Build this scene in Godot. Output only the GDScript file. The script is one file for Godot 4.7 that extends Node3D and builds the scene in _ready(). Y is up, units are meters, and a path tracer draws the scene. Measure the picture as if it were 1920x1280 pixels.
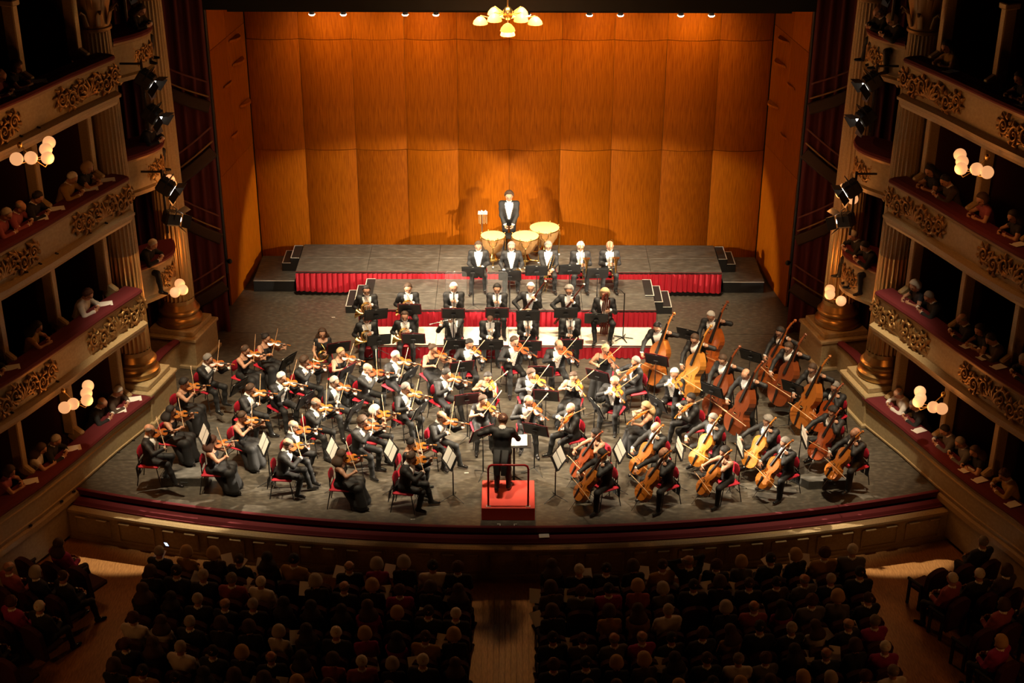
extends Node3D
# An orchestra on the stage of an opera house, seen from the gallery.
var M := {}
const E_KEY := 130.0
const E_OVER := 84.0
const E_FRONT := 120.0
const E_DOWN := 1.1
const E_GLOBE := 0.24

func _ready() -> void:
	# ---- camera
	var cam := Camera3D.new()
	cam.name = "camera"
	cam.fov = 25.75
	cam.near = 0.5
	cam.far = 120.0
	add_child(cam)
	cam.position = Vector3(0.0, 16.8, 26.4)
	cam.basis = Basis(Vector3.UP, deg_to_rad(-0.143)) * Basis(Vector3.RIGHT, deg_to_rad(-26.3)) * Basis(Vector3.BACK, deg_to_rad(0.22))
	cam.current = true
	# ---- environment: a dark house
	var we := WorldEnvironment.new()
	we.name = "environment"
	var env := Environment.new()
	env.background_mode = Environment.BG_COLOR
	env.background_color = Color(0, 0, 0)
	env.tonemap_mode = Environment.TONE_MAPPER_LINEAR
	env.tonemap_exposure = 2.3
	env.sdfgi_enabled = true
	env.ssao_enabled = true
	env.ssil_enabled = true
	we.environment = env
	add_child(we)
	# ---- overhead stage lighting bars (above the picture): shuttered lamps aimed down at the players
	for q in [[0.6, -2.7, 19.0, 0.92, 2.6, 6], [-6.3, -9.0, 20.0, 1.0, 2.2, 4]]:
		for k in int(q[5]):
			var ol := SpotLight3D.new()
			ol.name = "overhead_bar_light"
			add_child(ol, true)
			var x: float = (k - (q[5] - 1) / 2.0) * q[4]
			ol.look_at_from_position(Vector3(x, 12.0, q[0]), Vector3(x * 0.9, 0.5, q[1]), Vector3.BACK)
			ol.spot_angle = q[2]
			ol.spot_angle_attenuation = 0.7
			ol.spot_range = 60.0
			ol.light_size = 0.25
			ol.light_color = Color(1.0, 0.90, 0.74)
			ol.light_energy = E_OVER * q[3]
			ol.shadow_enabled = true
	# ---- front-of-house spots from the gallery rail
	for x in [-4.0, 4.0]:
		var sl := SpotLight3D.new()
		sl.name = "gallery_spot_light"
		add_child(sl, true)
		sl.look_at_from_position(Vector3(x, 17.5, 19.0), Vector3(x * 0.1, 2.2, -11.0))
		sl.spot_angle = 11.0
		sl.spot_angle_attenuation = 1.0
		sl.spot_range = 80.0
		sl.light_size = 0.12
		sl.light_color = Color(1.0, 0.92, 0.80)
		sl.light_energy = E_FRONT
		sl.shadow_enabled = true
	materials()
	build_shared()
	build_stage()
	build_shell()
	build_house()
	build_poses()
	details()
	orchestra()
	audience()

func materials() -> void:
	tri_mat("floor", noise_tex(3, 0.022, [[0.0, lin(0.045, 0.041, 0.034)], [0.45, lin(0.068, 0.058, 0.044)], [0.7, lin(0.09, 0.078, 0.060)], [1.0, lin(0.15, 0.13, 0.10)]], 7, 1024), Vector3(0.22, 0.3, 0.42), 0.4, Color.WHITE, true)
	tri_mat("riser_top", noise_tex(4, 0.02, [[0.0, lin(0.045, 0.042, 0.036)], [0.6, lin(0.085, 0.078, 0.066)], [1.0, lin(0.15, 0.14, 0.12)]], 5), Vector3(0.3, 0.3, 0.7), 0.5, Color.WHITE, true)
	tri_mat("riser_pale", noise_tex(6, 0.02, [[0.0, lin(0.58, 0.54, 0.44)], [1.0, lin(0.74, 0.70, 0.60)]], 4), Vector3(0.4, 0.4, 0.8), 0.55, Color.WHITE, true)
	var wr := [[0.0, lin(0.18, 0.043, 0.001)], [0.45, lin(0.31, 0.080, 0.001)], [0.7, lin(0.37, 0.10, 0.002)], [1.0, lin(0.46, 0.136, 0.004)]]
	tri_mat("wood_a", noise_tex(11, 0.016, wr, 5, 1024), Vector3(2.2, 0.10, 2.2), 0.42, Color(1, 1, 1), true)
	tri_mat("wood_b", noise_tex(12, 0.016, wr, 5, 1024), Vector3(2.6, 0.12, 2.6), 0.42, lin(0.80, 0.76, 0.72), true)
	tri_mat("wood_c", noise_tex(13, 0.016, wr, 5, 1024), Vector3(1.9, 0.09, 1.9), 0.42, lin(0.92, 0.90, 0.86), true)
	for w in ["wood_a", "wood_b", "wood_c"]:
		M[w].roughness = 0.55
		M[w].metallic_specular = 0.2
	tri_mat("cream", noise_tex(21, 0.03, [[0.0, lin(0.32, 0.24, 0.12)], [1.0, lin(0.46, 0.36, 0.20)]], 4), Vector3(0.7, 0.7, 0.7), 0.55, Color.WHITE, true)
	tri_mat("cream_gilt", noise_tex(22, 0.05, [[0.0, lin(0.30, 0.20, 0.09)], [1.0, lin(0.48, 0.37, 0.20)]], 4), Vector3(1, 1, 1), 0.45, Color.WHITE, true)
	mat("gold", lin(0.72, 0.46, 0.16), 0.3, 1.0)
	mat("gold_flute", lin(0.66, 0.41, 0.15), 0.30, 0.9)
	mat("gold_base", lin(0.46, 0.28, 0.10), 0.32, 0.85)
	mat("gold_dull", lin(0.30, 0.19, 0.08), 0.5, 0.5)
	mat("gold_relief", lin(0.32, 0.18, 0.06), 0.42, 0.65)
	mat("velvet", lin(0.11, 0.006, 0.010), 0.85)
	mat("curtain_cord", lin(0.16, 0.05, 0.04), 0.6)
	mat("curtain_lace", lin(0.045, 0.024, 0.011), 0.7)
	mat("seat_velvet", lin(0.045, 0.004, 0.006), 0.8)
	mat("curtain", lin(0.075, 0.006, 0.008), 0.85)
	mat("skirt_red", lin(0.42, 0.012, 0.025), 0.5)
	mat("box_red", lin(0.06, 0.012, 0.010), 0.8)
	tri_mat("parquet", noise_tex(31, 0.02, [[0.0, lin(0.24, 0.10, 0.028)], [1.0, lin(0.48, 0.23, 0.075)]], 4), Vector3(3.0, 0.4, 0.4), 0.4, Color.WHITE, true)
	tri_mat("parquet_b", noise_tex(32, 0.02, [[0.0, lin(0.18, 0.075, 0.02)], [1.0, lin(0.38, 0.18, 0.055)]], 4), Vector3(3.0, 0.4, 0.4), 0.4, Color.WHITE, true)
	mat("black_wood", lin(0.012, 0.012, 0.012), 0.6)
	mat("black_cloth", lin(0.006, 0.006, 0.006), 0.95)
	mat("black_metal", lin(0.018, 0.018, 0.018), 0.4, 0.3)
	mat("black_plastic", lin(0.015, 0.015, 0.015), 0.35)
	mat("stand_black", lin(0.016, 0.016, 0.017), 0.45, 0.1)
	mat("nosing", lin(0.60, 0.58, 0.52), 0.6)
	mat("chair_red", lin(0.48, 0.010, 0.03), 0.6)
	mat("folder_red", lin(0.20, 0.010, 0.018), 0.5)
	mat("paper", lin(0.86, 0.85, 0.80), 0.8)
	mat("podium_red", lin(0.80, 0.085, 0.06), 0.75)
	mat("rail_red", lin(0.50, 0.012, 0.02), 0.3)
	mat("steel", lin(0.45, 0.45, 0.45), 0.3, 1.0)
	mat("silver", lin(0.75, 0.74, 0.70), 0.2, 1.0)
	mat("brass", lin(0.78, 0.52, 0.17), 0.2, 1.0)
	mat("copper", lin(0.72, 0.40, 0.15), 0.3, 0.6)
	mat("drum_head", lin(0.86, 0.60, 0.22), 0.5)
	mat("ebony", lin(0.012, 0.010, 0.009), 0.3)
	mat("ebony_wood", lin(0.02, 0.016, 0.014), 0.3)
	mat("maple", lin(0.62, 0.42, 0.20), 0.5)
	mat("pernambuco", lin(0.62, 0.34, 0.15), 0.35)
	mat("bow_hair", lin(0.80, 0.74, 0.60), 0.6)
	mat("ivory", lin(0.80, 0.76, 0.66), 0.4)
	mat("bassoon", lin(0.10, 0.018, 0.010), 0.25)
	for q in [["violin_a", 0.54, 0.18, 0.022], ["violin_b", 0.44, 0.115, 0.016], ["violin_c", 0.42, 0.085, 0.014], ["cello_a", 0.50, 0.155, 0.020], ["cello_b", 0.30, 0.055, 0.010], ["cello_c", 0.58, 0.22, 0.03], ["bass_a", 0.42, 0.13, 0.02], ["bass_b", 0.40, 0.09, 0.014], ["bass_c", 0.58, 0.24, 0.04], ["bass_d", 0.20, 0.045, 0.012]]:
		var m := tri_mat(q[0], noise_tex(41, 0.03, [[0.0, Color(0.80, 0.78, 0.76)], [1.0, Color(1, 1, 1)]], 3, 256), Vector3(9, 9, 0.8), 0.28, lin(q[1], q[2], q[3]))
		m.clearcoat_enabled = true
		m.clearcoat = 0.5
		m.clearcoat_roughness = 0.15
	mat("skin", lin(0.47, 0.25, 0.155), 0.5)
	mat("skin_b", lin(0.40, 0.195, 0.115), 0.5)
	mat("skin_c", lin(0.50, 0.29, 0.195), 0.5)
	mat("eye", lin(0.05, 0.03, 0.025), 0.3)
	mat("coat", lin(0.0095, 0.009, 0.0095), 0.65)
	mat("trousers", lin(0.0085, 0.0082, 0.0085), 0.7)
	mat("shirt", lin(0.82, 0.81, 0.78), 0.75)
	mat("shoe", lin(0.012, 0.011, 0.011), 0.14)
	for q in [["black", 0.014, 0.010, 0.008], ["brown", 0.055, 0.028, 0.014], ["auburn", 0.07, 0.022, 0.010], ["grey", 0.20, 0.18, 0.16], ["silver", 0.40, 0.37, 0.33], ["white", 0.70, 0.68, 0.62], ["blond", 0.42, 0.28, 0.13]]:
		mat("hair_" + q[0], lin(q[1], q[2], q[3]), 0.72)
	for q in [["cloth_black", 0.012, 0.012, 0.013], ["cloth_navy", 0.014, 0.018, 0.032], ["cloth_brown", 0.06, 0.04, 0.028], ["cloth_white", 0.62, 0.60, 0.56], ["cloth_rose", 0.30, 0.07, 0.09], ["cloth_ochre", 0.34, 0.20, 0.05], ["cloth_grey", 0.12, 0.12, 0.13], ["cloth_magenta", 0.30, 0.02, 0.14]]:
		mat(q[0], lin(q[1], q[2], q[3]), 0.85)
	var g := mat("globe", lin(0.8, 0.7, 0.55), 0.4); g.emission_enabled = true; g.emission = Color(1.0, 0.70, 0.46); g.emission_energy_multiplier = 0.36
	g = mat("lamp_white", Color.WHITE, 0.3); g.emission_enabled = true; g.emission = Color(1.0, 0.90, 0.78); g.emission_energy_multiplier = 14.0
	g = mat("lamp_warm", Color.WHITE, 0.3); g.emission_enabled = true; g.emission = Color(1.0, 0.72, 0.36); g.emission_energy_multiplier = 5.0
	g = mat("spot_lens", Color.WHITE, 0.2); g.emission_enabled = true; g.emission = Color(1.0, 0.95, 0.88); g.emission_energy_multiplier = 6.0
	g = mat("shade_glass", lin(0.9, 0.55, 0.2), 0.35); g.backlight_enabled = true; g.backlight = lin(0.8, 0.5, 0.2)
	g = mat("phone_screen", Color.WHITE, 0.2); g.emission_enabled = true; g.emission = Color(0.72, 0.82, 1.0); g.emission_energy_multiplier = 1.0
	g = mat("clear_pane", Color(0.95, 0.97, 0.95, 0.03), 0.05); g.transparency = BaseMaterial3D.TRANSPARENCY_ALPHA
# x, floor, z, yaw, pose, hair, hair colour, glasses, role, place, skin, wood, size, seat
const PLAYERS := [
	[-2.121, 0, 0.196, 1.396, "vm1", "short", "brown", 0, "violin", "stage-edge violin desks, first desk from podium, downstage seat", "skin_c", "violin_a", 1.0, "chair"],
	[-2.117, 0, -0.48, 1.309, "vt0", "bun", "black", 0, "violin", "stage-edge violin desks, first desk from podium, upstage seat", "skin", "violin_a", 1.0, "chair"],
	[-3.452, 0, 0.06, 1.484, "vf1", "long", "brown", 0, "violin", "stage-edge violin desks, second desk from podium, downstage seat", "skin", "violin_a", 1.0, "chair"],
	[-3.2, 0, -1.302, 1.047, "vm0", "curly", "brown", 1, "violin", "stage-edge violin desks, second desk from podium, upstage seat", "skin_b", "violin_b", 1.0, "chair"],
	[-4.692, 0, -0.323, 1.484, "vm1", "fringe", "brown", 1, "violin", "stage-edge violin desks, third desk from podium, downstage seat", "skin_c", "violin_a", 1.0, "chair"],
	[-4.589, 0, -1.052, 1.257, "vm2", "fringe", "grey", 0, "violin", "stage-edge violin desks, third desk from podium, upstage seat", "skin_c", "violin_b", 1.0, "chair"],
	[-6.196, 0, -0.509, 1.536, "vf1", "long", "auburn", 0, "violin", "stage-edge violin desks, fourth desk from podium, downstage seat", "skin_b", "violin_b", 1.0, "chair"],
	[-5.804, 0, -1.608, 1.134, "vf0", "bun", "brown", 0, "violin", "stage-edge violin desks, fourth desk from podium, upstage seat", "skin", "violin_a", 1.0, "chair"],
	[-7.481, 0.2, -0.512, 1.484, "vm2", "fringe", "grey", 0, "violin", "stage-edge violin desks, fifth desk from podium, downstage seat", "skin", "violin_b", 1.0, "chair"],
	[-7.235, 0.2, -1.436, 1.361, "vf1", "long", "black", 0, "violin", "stage-edge violin desks, fifth desk from podium, upstage seat", "skin", "violin_a", 1.0, "chair"],
	[-1.552, 0, -1.576, 0.873, "vm1", "fringe", "brown", 0, "violin", "second violin row, first desk from podium, downstage seat", "skin", "violin_b", 1.0, "chair"],
	[-0.609, 0, -2.443, 0.209, "vt0", "bun", "brown", 0, "violin", "second violin row, first desk from podium, upstage seat", "skin_c", "violin_a", 1.0, "chair"],
	[-2.982, 0, -1.878, 1.222, "vt0", "bob", "white", 0, "violin", "second violin row, second desk from podium, downstage seat", "skin_b", "violin_a", 1.0, "chair"],
	[-2.331, 0, -2.787, 0.785, "vm2", "short", "grey", 1, "violin", "second violin row, second desk from podium, upstage seat", "skin_b", "violin_a", 1.0, "chair"],
	[-4.278, 0, -2.098, 1.047, "vm0", "fringe", "grey", 0, "violin", "second violin row, third desk from podium, downstage seat", "skin_b", "violin_a", 1.0, "chair"],
	[-3.941, 0, -3.08, 0.785, "vm2", "short", "silver", 1, "violin", "second violin row, third desk from podium, upstage seat", "skin_c", "violin_b", 1.0, "chair"],
	[-5.844, 0, -2.775, 1.082, "vm1", "short", "brown", 1, "violin", "second violin row, fourth desk from podium, downstage seat", "skin_b", "violin_a", 1.0, "chair"],
	[-5.188, 0, -3.329, 0.785, "vm0", "short", "white", 0, "violin", "second violin row, fourth desk from podium, upstage seat", "skin_c", "violin_a", 1.0, "chair"],
	[-7.25, 0.2, -2.727, 1.309, "vf0", "curly", "black", 0, "violin", "second violin row, fifth desk from podium, downstage seat", "skin", "violin_a", 1.0, "chair"],
	[-6.921, 0.2, -3.808, 1.047, "vm0", "short", "grey", 1, "violin", "second violin row, fifth desk from podium, upstage seat", "skin_c", "violin_b", 1.0, "chair"],
	[-1.523, 0, -3.586, 0.733, "vm1", "short", "black", 0, "violin", "third violin row, first desk from podium, downstage seat", "skin", "violin_b", 1.0, "chair"],
	[-0.466, 0, -3.528, -0.314, "vf0", "short", "black", 0, "violin", "third violin row, first desk from podium, upstage seat", "skin_b", "violin_a", 1.0, "chair"],
	[-3.301, 0, -3.737, 1.134, "vm0", "bald", "grey", 0, "violin", "third violin row, second desk from podium, downstage seat", "skin_c", "violin_c", 1.0, "chair"],
	[-2.663, 0, -4.349, 0.785, "vm2", "short", "silver", 0, "violin", "third violin row, second desk from podium, upstage seat", "skin", "violin_a", 1.0, "chair"],
	[-4.779, 0, -4.104, 1.082, "vm0", "curly", "brown", 0, "violin", "third violin row, third desk from podium, downstage seat", "skin", "violin_c", 1.0, "chair"],
	[-3.956, 0, -4.646, 0.733, "vf1", "short", "blond", 0, "violin", "third violin row, third desk from podium, upstage seat", "skin_c", "violin_b", 1.0, "chair"],
	[-6.241, 0, -4.781, 1.047, "vf0", "short", "brown", 0, "violin", "third violin row, fourth desk from podium, downstage seat", "skin", "violin_a", 1.0, "chair"],
	[-5.806, 0, -5.387, 0.873, "vf1", "bun", "black", 0, "violin", "third violin row, fourth desk from podium, upstage seat", "skin", "violin_a", 1.0, "chair"],
	[-1.819, 0, -4.86, 0.559, "vf1", "bun", "brown", 0, "violin", "back violin row, first desk from podium, downstage seat", "skin", "violin_b", 1.0, "chair"],
	[-0.957, 0, -5.016, 0.087, "vm2", "short", "black", 1, "violin", "back violin row, first desk from podium, upstage seat", "skin_b", "violin_a", 1.0, "chair"],
	[1.406, 0, -1.934, -1.082, "vm0", "bald", "white", 0, "viola", "front viola row, first desk from podium, downstage seat", "skin_c", "violin_b", 1.12, "chair"],
	[0.4, 0, -2.353, 0.035, "vm1", "fringe", "grey", 0, "viola", "front viola row, first desk from podium, upstage seat", "skin_b", "violin_c", 1.12, "chair"],
	[1.462, 0, -3.566, -0.262, "vf0", "short", "brown", 0, "viola", "second viola row, first desk from podium, downstage seat", "skin_c", "violin_a", 1.12, "chair"],
	[0.449, 0, -3.64, 0.209, "vm1", "short", "brown", 0, "viola", "second viola row, first desk from podium, upstage seat", "skin_c", "violin_a", 1.12, "chair"],
	[3.072, 0, -2.113, -1.431, "vf0", "long", "blond", 0, "viola", "second viola row, second desk from podium, downstage seat", "skin", "violin_a", 1.12, "chair"],
	[2.379, 0, -3.233, -0.384, "vm0", "fringe", "white", 0, "viola", "second viola row, second desk from podium, upstage seat", "skin_b", "violin_a", 1.12, "chair"],
	[4.077, 0, -2.394, -1.309, "vm0", "short", "black", 1, "viola", "second viola row, third desk from podium, downstage seat", "skin", "violin_a", 1.12, "chair"],
	[3.761, 0, -3.628, -0.436, "vm0", "short", "white", 0, "viola", "second viola row, third desk from podium, upstage seat", "skin", "violin_a", 1.12, "chair"],
	[0.086, 0, -5.161, 0.262, "vm2", "short", "brown", 0, "viola", "third viola row, first desk from podium, downstage seat", "skin_c", "violin_c", 1.12, "chair"],
	[1.137, 0, -5.085, 0.087, "vm1", "fringe", "brown", 0, "viola", "third viola row, first desk from podium, upstage seat", "skin_b", "violin_c", 1.12, "chair"],
	[2.245, 0, -4.894, -0.209, "vf1", "short", "blond", 1, "viola", "third viola row, second desk from podium, downstage seat", "skin_b", "violin_c", 1.12, "chair"],
	[2.946, 0, -4.138, -1.257, "vm2", "short", "grey", 0, "viola", "third viola row, second desk from podium, upstage seat", "skin_b", "violin_b", 1.12, "chair"],
	[1.993, 0, 0.037, -1.082, "cm0", "short", "black", 0, "cello", "first cello desk from podium, downstage seat", "skin", "cello_a", 1.0, "chair"],
	[1.91, 0, -0.91, -1.012, "cf0", "curly", "black", 0, "cello", "first cello desk from podium, upstage seat", "skin", "cello_b", 1.0, "chair"],
	[3.249, 0, -0.015, -1.012, "cm1", "fringe", "black", 0, "cello", "second cello desk from podium, downstage seat", "skin_b", "cello_a", 1.0, "chair"],
	[3.176, 0, -1.079, -0.908, "cm0", "bald", "grey", 1, "cello", "second cello desk from podium, upstage seat", "skin", "cello_a", 1.0, "chair"],
	[4.529, 0, -0.166, -1.152, "cf0", "curly", "black", 0, "cello", "third cello desk from podium, downstage seat", "skin", "cello_a", 1.0, "chair"],
	[4.423, 0, -1.484, -0.733, "cm1", "short", "grey", 1, "cello", "third cello desk from podium, upstage seat", "skin", "cello_c", 1.0, "chair"],
	[5.814, 0, -0.461, -1.047, "cm0", "short", "grey", 1, "cello", "fourth cello desk from podium, downstage seat", "skin", "cello_a", 1.0, "chair"],
	[5.586, 0, -1.393, -0.838, "cm1", "curly", "grey", 0, "cello", "fourth cello desk from podium, upstage seat", "skin", "cello_c", 1.0, "chair"],
	[7.251, 0.2, -0.495, -1.082, "cm0", "bald", "grey", 0, "cello", "fifth cello desk from podium, downstage seat", "skin_b", "cello_a", 1.0, "chair"],
	[6.946, 0.2, -1.441, -0.733, "cm1", "curly", "black", 0, "cello", "fifth cello desk from podium, upstage seat", "skin", "cello_b", 1.0, "chair"],
	[7.322, 0, -2.95, -0.838, "cm0", "short", "grey", 0, "cello", "beside the gilded column pedestal, behind the cellos", "skin", "cello_b", 1.0, "chair"],
	[3.588, 0, -5.382, -0.384, "bm1", "short", "black", 0, "double bass", "first bass from the podium, upstage bass row", "skin", "bass_a", 1.0, "stool"],
	[4.916, 0, -6.009, -0.349, "bm0", "short", "white", 0, "double bass", "second bass from the podium, upstage bass row", "skin", "bass_b", 1.0, "stool"],
	[6.485, 0, -5.107, -0.873, "bm0", "short", "black", 0, "double bass", "third bass from the podium, upstage bass row", "skin", "bass_b", 1.0, "stool"],
	[4.417, 0, -4.751, -0.559, "bm0", "short", "brown", 0, "double bass", "first bass from the podium, middle bass row", "skin", "bass_c", 1.0, "stool"],
	[6.525, 0, -4.318, -0.611, "bm1", "short", "brown", 0, "double bass", "second bass from the podium, middle bass row", "skin", "bass_d", 1.0, "stool"],
	[4.934, 0, -3.69, -0.593, "bm0", "short", "brown", 0, "double bass", "first bass from the podium, downstage bass row", "skin", "bass_d", 1.0, "stool"],
	[5.354, 0, -2.96, -0.663, "bm1", "fringe", "brown", 0, "double bass", "second bass from the podium, downstage bass row", "skin", "bass_d", 1.0, "stool"],
	[6.89, 0, -3.249, -0.698, "bm1", "short", "brown", 1, "double bass", "third bass from the podium, downstage bass row", "skin", "bass_a", 1.0, "stool"],
	[-4.464, 0, -5.727, 0.209, "hf0", "long", "brown", 0, "french horn", "alone beside the risers", "skin", "violin_a", 1.0, "chair"],
	[-3.527, 0.35, -7.307, 0.14, "hm0", "short", "black", 1, "french horn", "outer seat on the pale riser", "skin", "violin_a", 1.0, "chair"],
	[-2.504, 0.35, -7.443, 0.087, "hm0", "short", "brown", 0, "french horn", "inner seat on the pale riser", "skin", "violin_a", 1.0, "chair"],
	[-3.466, 0, -6.447, 0.14, "hm0", "short", "black", 1, "french horn", "outer floor seat below pale riser", "skin_b", "violin_a", 1.0, "chair"],
	[-2.538, 0, -6.575, 0.087, "hm0", "short", "brown", 0, "french horn", "inner floor seat below pale riser", "skin", "violin_a", 1.0, "chair"],
	[-1.37, 0.35, -7.483, 0.035, "cl0", "short", "white", 1, "clarinet", "pale riser, clear screen behind, beside horns", "skin", "violin_a", 1.0, "chair"],
	[-0.291, 0.35, -7.426, 0.0, "cl0", "short", "black", 0, "clarinet", "pale riser, clear screen behind, beside bassoons", "skin", "violin_a", 1.0, "chair"],
	[0.546, 0.35, -7.496, -0.052, "bs0", "short", "white", 0, "bassoon", "pale riser, beside the clarinets", "skin", "violin_a", 1.0, "chair"],
	[1.495, 0.35, -7.342, -0.07, "bs0", "curly", "grey", 1, "bassoon", "pale riser, beside the contrabassoon", "skin_b", "violin_a", 1.0, "chair"],
	[2.371, 0.35, -7.156, -0.105, "cb0", "bob", "blond", 1, "contrabassoon", "at the end of the pale riser", "skin", "violin_a", 1.0, "chair"],
	[-1.36, 0, -6.674, 0.035, "fl0", "short", "brown", 0, "flute", "floor row, beside the horns", "skin", "violin_a", 1.0, "chair"],
	[-0.455, 0, -6.558, 0.035, "ob0", "short", "grey", 0, "cor anglais", "floor row, beside the flute", "skin", "violin_a", 1.0, "chair"],
	[0.471, 0, -6.716, 0.0, "ob0", "fringe", "black", 0, "oboe", "floor row, middle of the four", "skin", "violin_a", 1.0, "chair"],
	[1.517, 0, -6.692, -0.052, "ob0", "short", "brown", 1, "oboe", "floor row, at the end by basses", "skin", "violin_a", 1.0, "chair"],
	[-0.799, 0.5, -9.806, 0.0, "tp0", "short", "brown", 0, "trumpet", "middle riser, below the small kettledrum", "skin", "violin_a", 1.0, "chair"],
	[0.067, 0.5, -9.776, 0.0, "tp1", "short", "grey", 1, "trumpet", "middle riser, between the two kettledrums", "skin", "violin_a", 1.0, "chair"],
	[1.03, 0.5, -9.82, 0.0, "tb0", "short", "grey", 1, "trombone", "middle riser, below the large kettledrum", "skin", "violin_a", 1.0, "chair"],
	[1.874, 0.5, -9.79, 0.0, "tb1", "short", "white", 1, "trombone", "middle riser, second trombone", "skin", "violin_a", 1.0, "chair"],
	[2.644, 0.5, -9.832, 0.0, "tb1", "bald", "grey", 0, "trombone", "middle riser, end trombone", "skin_b", "violin_a", 1.0, "chair"],
]
const STANDS := [
	[-1.188, 0, -0.115, -1.187, "of stage-edge violin desks, first desk from podium", 0],
	[-2.416, 0, -0.39, -1.152, "of stage-edge violin desks, second desk from podium", 0],
	[-3.64, 0, -0.449, -1.187, "of stage-edge violin desks, third desk from podium", 0],
	[-5.09, 0, -0.662, -1.187, "of stage-edge violin desks, fourth desk from podium", 0],
	[-6.322, 0.2, -0.665, -1.152, "of stage-edge violin desks, fifth desk from podium", 0],
	[-0.568, 0, -1.11, -2.443, "of second violin row, first desk from podium", 1],
	[-1.922, 0, -2.106, -2.059, "of second violin row, second desk from podium", 0],
	[-3.332, 0, -2.146, -2.094, "of second violin row, third desk from podium", 0],
	[-4.478, 0, -2.578, -2.129, "of second violin row, fourth desk from podium", 0],
	[-6.038, 0, -3.195, -2.059, "of second violin row, fifth desk from podium", 0],
	[-0.925, 0, -2.622, -2.88, "of third violin row, first desk from podium", 1],
	[-2.256, 0, -3.785, -2.182, "of third violin row, second desk from podium", 0],
	[-3.706, 0, -3.935, -2.182, "of third violin row, third desk from podium", 1],
	[-5.115, 0, -4.436, -2.094, "of third violin row, fourth desk from podium", 0],
	[-1.077, 0, -4.19, -2.88, "of back violin row", 1],
	[0.576, 0, -1.276, 2.758, "of front viola row", 1],
	[0.836, 0, -2.805, 2.967, "of second viola row, first desk from podium", 1],
	[1.921, 0, -2.247, 1.955, "of second viola row, second desk from podium", 0],
	[3.272, 0, -2.473, 2.182, "of second viola row, third desk from podium", 0],
	[0.738, 0, -3.961, 3.107, "of third viola row, first desk from podium", 1],
	[2.035, 0, -3.757, 2.653, "of third viola row, second desk from podium", 1],
	[1.021, 0, -0.126, 1.187, "of cello desks, first desk from podium", 0],
	[2.292, 0, -0.414, 1.222, "of cello desks, second desk from podium", 0],
	[3.546, 0, -0.529, 1.396, "of cello desks, third desk from podium", 0],
	[4.816, 0, -0.624, 1.431, "of cello desks, fourth desk from podium", 0],
	[6.238, 0, -1.033, 1.361, "of cello desks, fifth desk from podium", 0],
	[3.443, 0, -4.568, 2.705, "before the first upstage bass", 1],
	[4.318, 0, -5.902, 2.618, "before the second upstage bass", 0],
	[4.555, 0, -3.077, 2.443, "before the first downstage bass", 0],
	[5.671, 0, -4.774, 2.531, "between the upstage and downstage basses", 0],
	[6.389, 0, -3.189, 2.443, "before the third downstage bass", 0],
	[-0.912, 0.5, -8.498, 3.107, "of the trumpet below small kettledrum", 0],
	[0.026, 0.5, -8.269, 3.107, "of the trumpet between two kettledrums", 0],
	[0.707, 0.5, -8.577, 3.176, "of the trombone below large kettledrum", 0],
	[1.554, 0.5, -8.651, 3.211, "of the second trombone", 0],
	[2.251, 0.5, -8.419, 3.211, "of the end trombone", 0],
	[-1.342, 0.35, -6.328, 3.142, "of clarinet beside horns", 1],
	[-0.283, 0.35, -6.365, 3.142, "of clarinet beside bassoons", 1],
	[0.466, 0.35, -6.218, 3.142, "of bassoon beside clarinets", 0],
	[1.386, 0.35, -6.376, 3.176, "of bassoon beside contrabassoon", 0],
	[2.154, 0, -6.785, 3.072, "of contrabassoon", 0],
	[-1.25, 0, -5.349, 3.142, "of the flute in floor row", 0],
	[-0.414, 0, -5.325, 3.142, "of the cor anglais in floor row", 0],
	[0.497, 0, -5.274, 3.142, "of the middle oboe in floor row", 1],
	[1.486, 0, -5.365, 3.176, "of the end oboe in floor row", 1],
	[-3.209, 0.35, -6.255, -2.88, "of outer horn on pale riser", 0],
	[-2.416, 0.35, -6.564, 3.107, "of inner horn on pale riser", 1],
	[-3.09, 0, -5.566, -2.88, "of outer horn on the floor", 0],
	[-2.281, 0, -5.658, 3.107, "of inner horn on the floor", 1],
	[-4.015, 0, -5.162, -2.793, "of horn alone beside risers", 1],
]
const GLOBES := [
	["third tier, violin side", [[-8.885, 7.785, 0.789], [-8.748, 7.675, 0.415], [-8.593, 7.516, -0.038], [-8.657, 7.624, -0.21], [-8.684, 7.648, -0.537]]],
	["second tier, violin side", [[-8.803, 2.474, 0.428], [-8.699, 2.433, 0.199], [-8.549, 2.285, -0.23], [-8.606, 2.336, -0.432], [-8.643, 2.356, -0.718]]],
	["third tier, cello side", [[8.796, 7.445, 0.398], [8.682, 7.409, 0.123], [8.531, 7.264, -0.31], [8.591, 7.336, -0.495], [8.626, 7.371, -0.791]]],
	["second tier, cello side", [[8.72, 2.304, 0.069], [8.617, 2.216, -0.157], [8.453, 2.07, -0.65], [8.526, 2.088, -0.778], [8.573, 2.108, -1.023]]],
	["upper stage box, violin side", [[-7.694, 5.193, -4.767], [-7.535, 5.164, -5.014], [-7.652, 5.125, -5.395]]],
	["lower stage box, violin side", [[-7.671, 2.581, -4.867], [-7.526, 2.564, -5.053], [-7.66, 2.574, -5.362]]],
	["upper stage box, cello side", [[7.67, 4.911, -4.873], [7.482, 4.91, -5.244], [7.616, 4.91, -5.553]]],
	["lower stage box, cello side", [[7.666, 2.401, -4.892], [7.478, 2.395, -5.259], [7.576, 2.307, -5.726]]],
]
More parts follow.
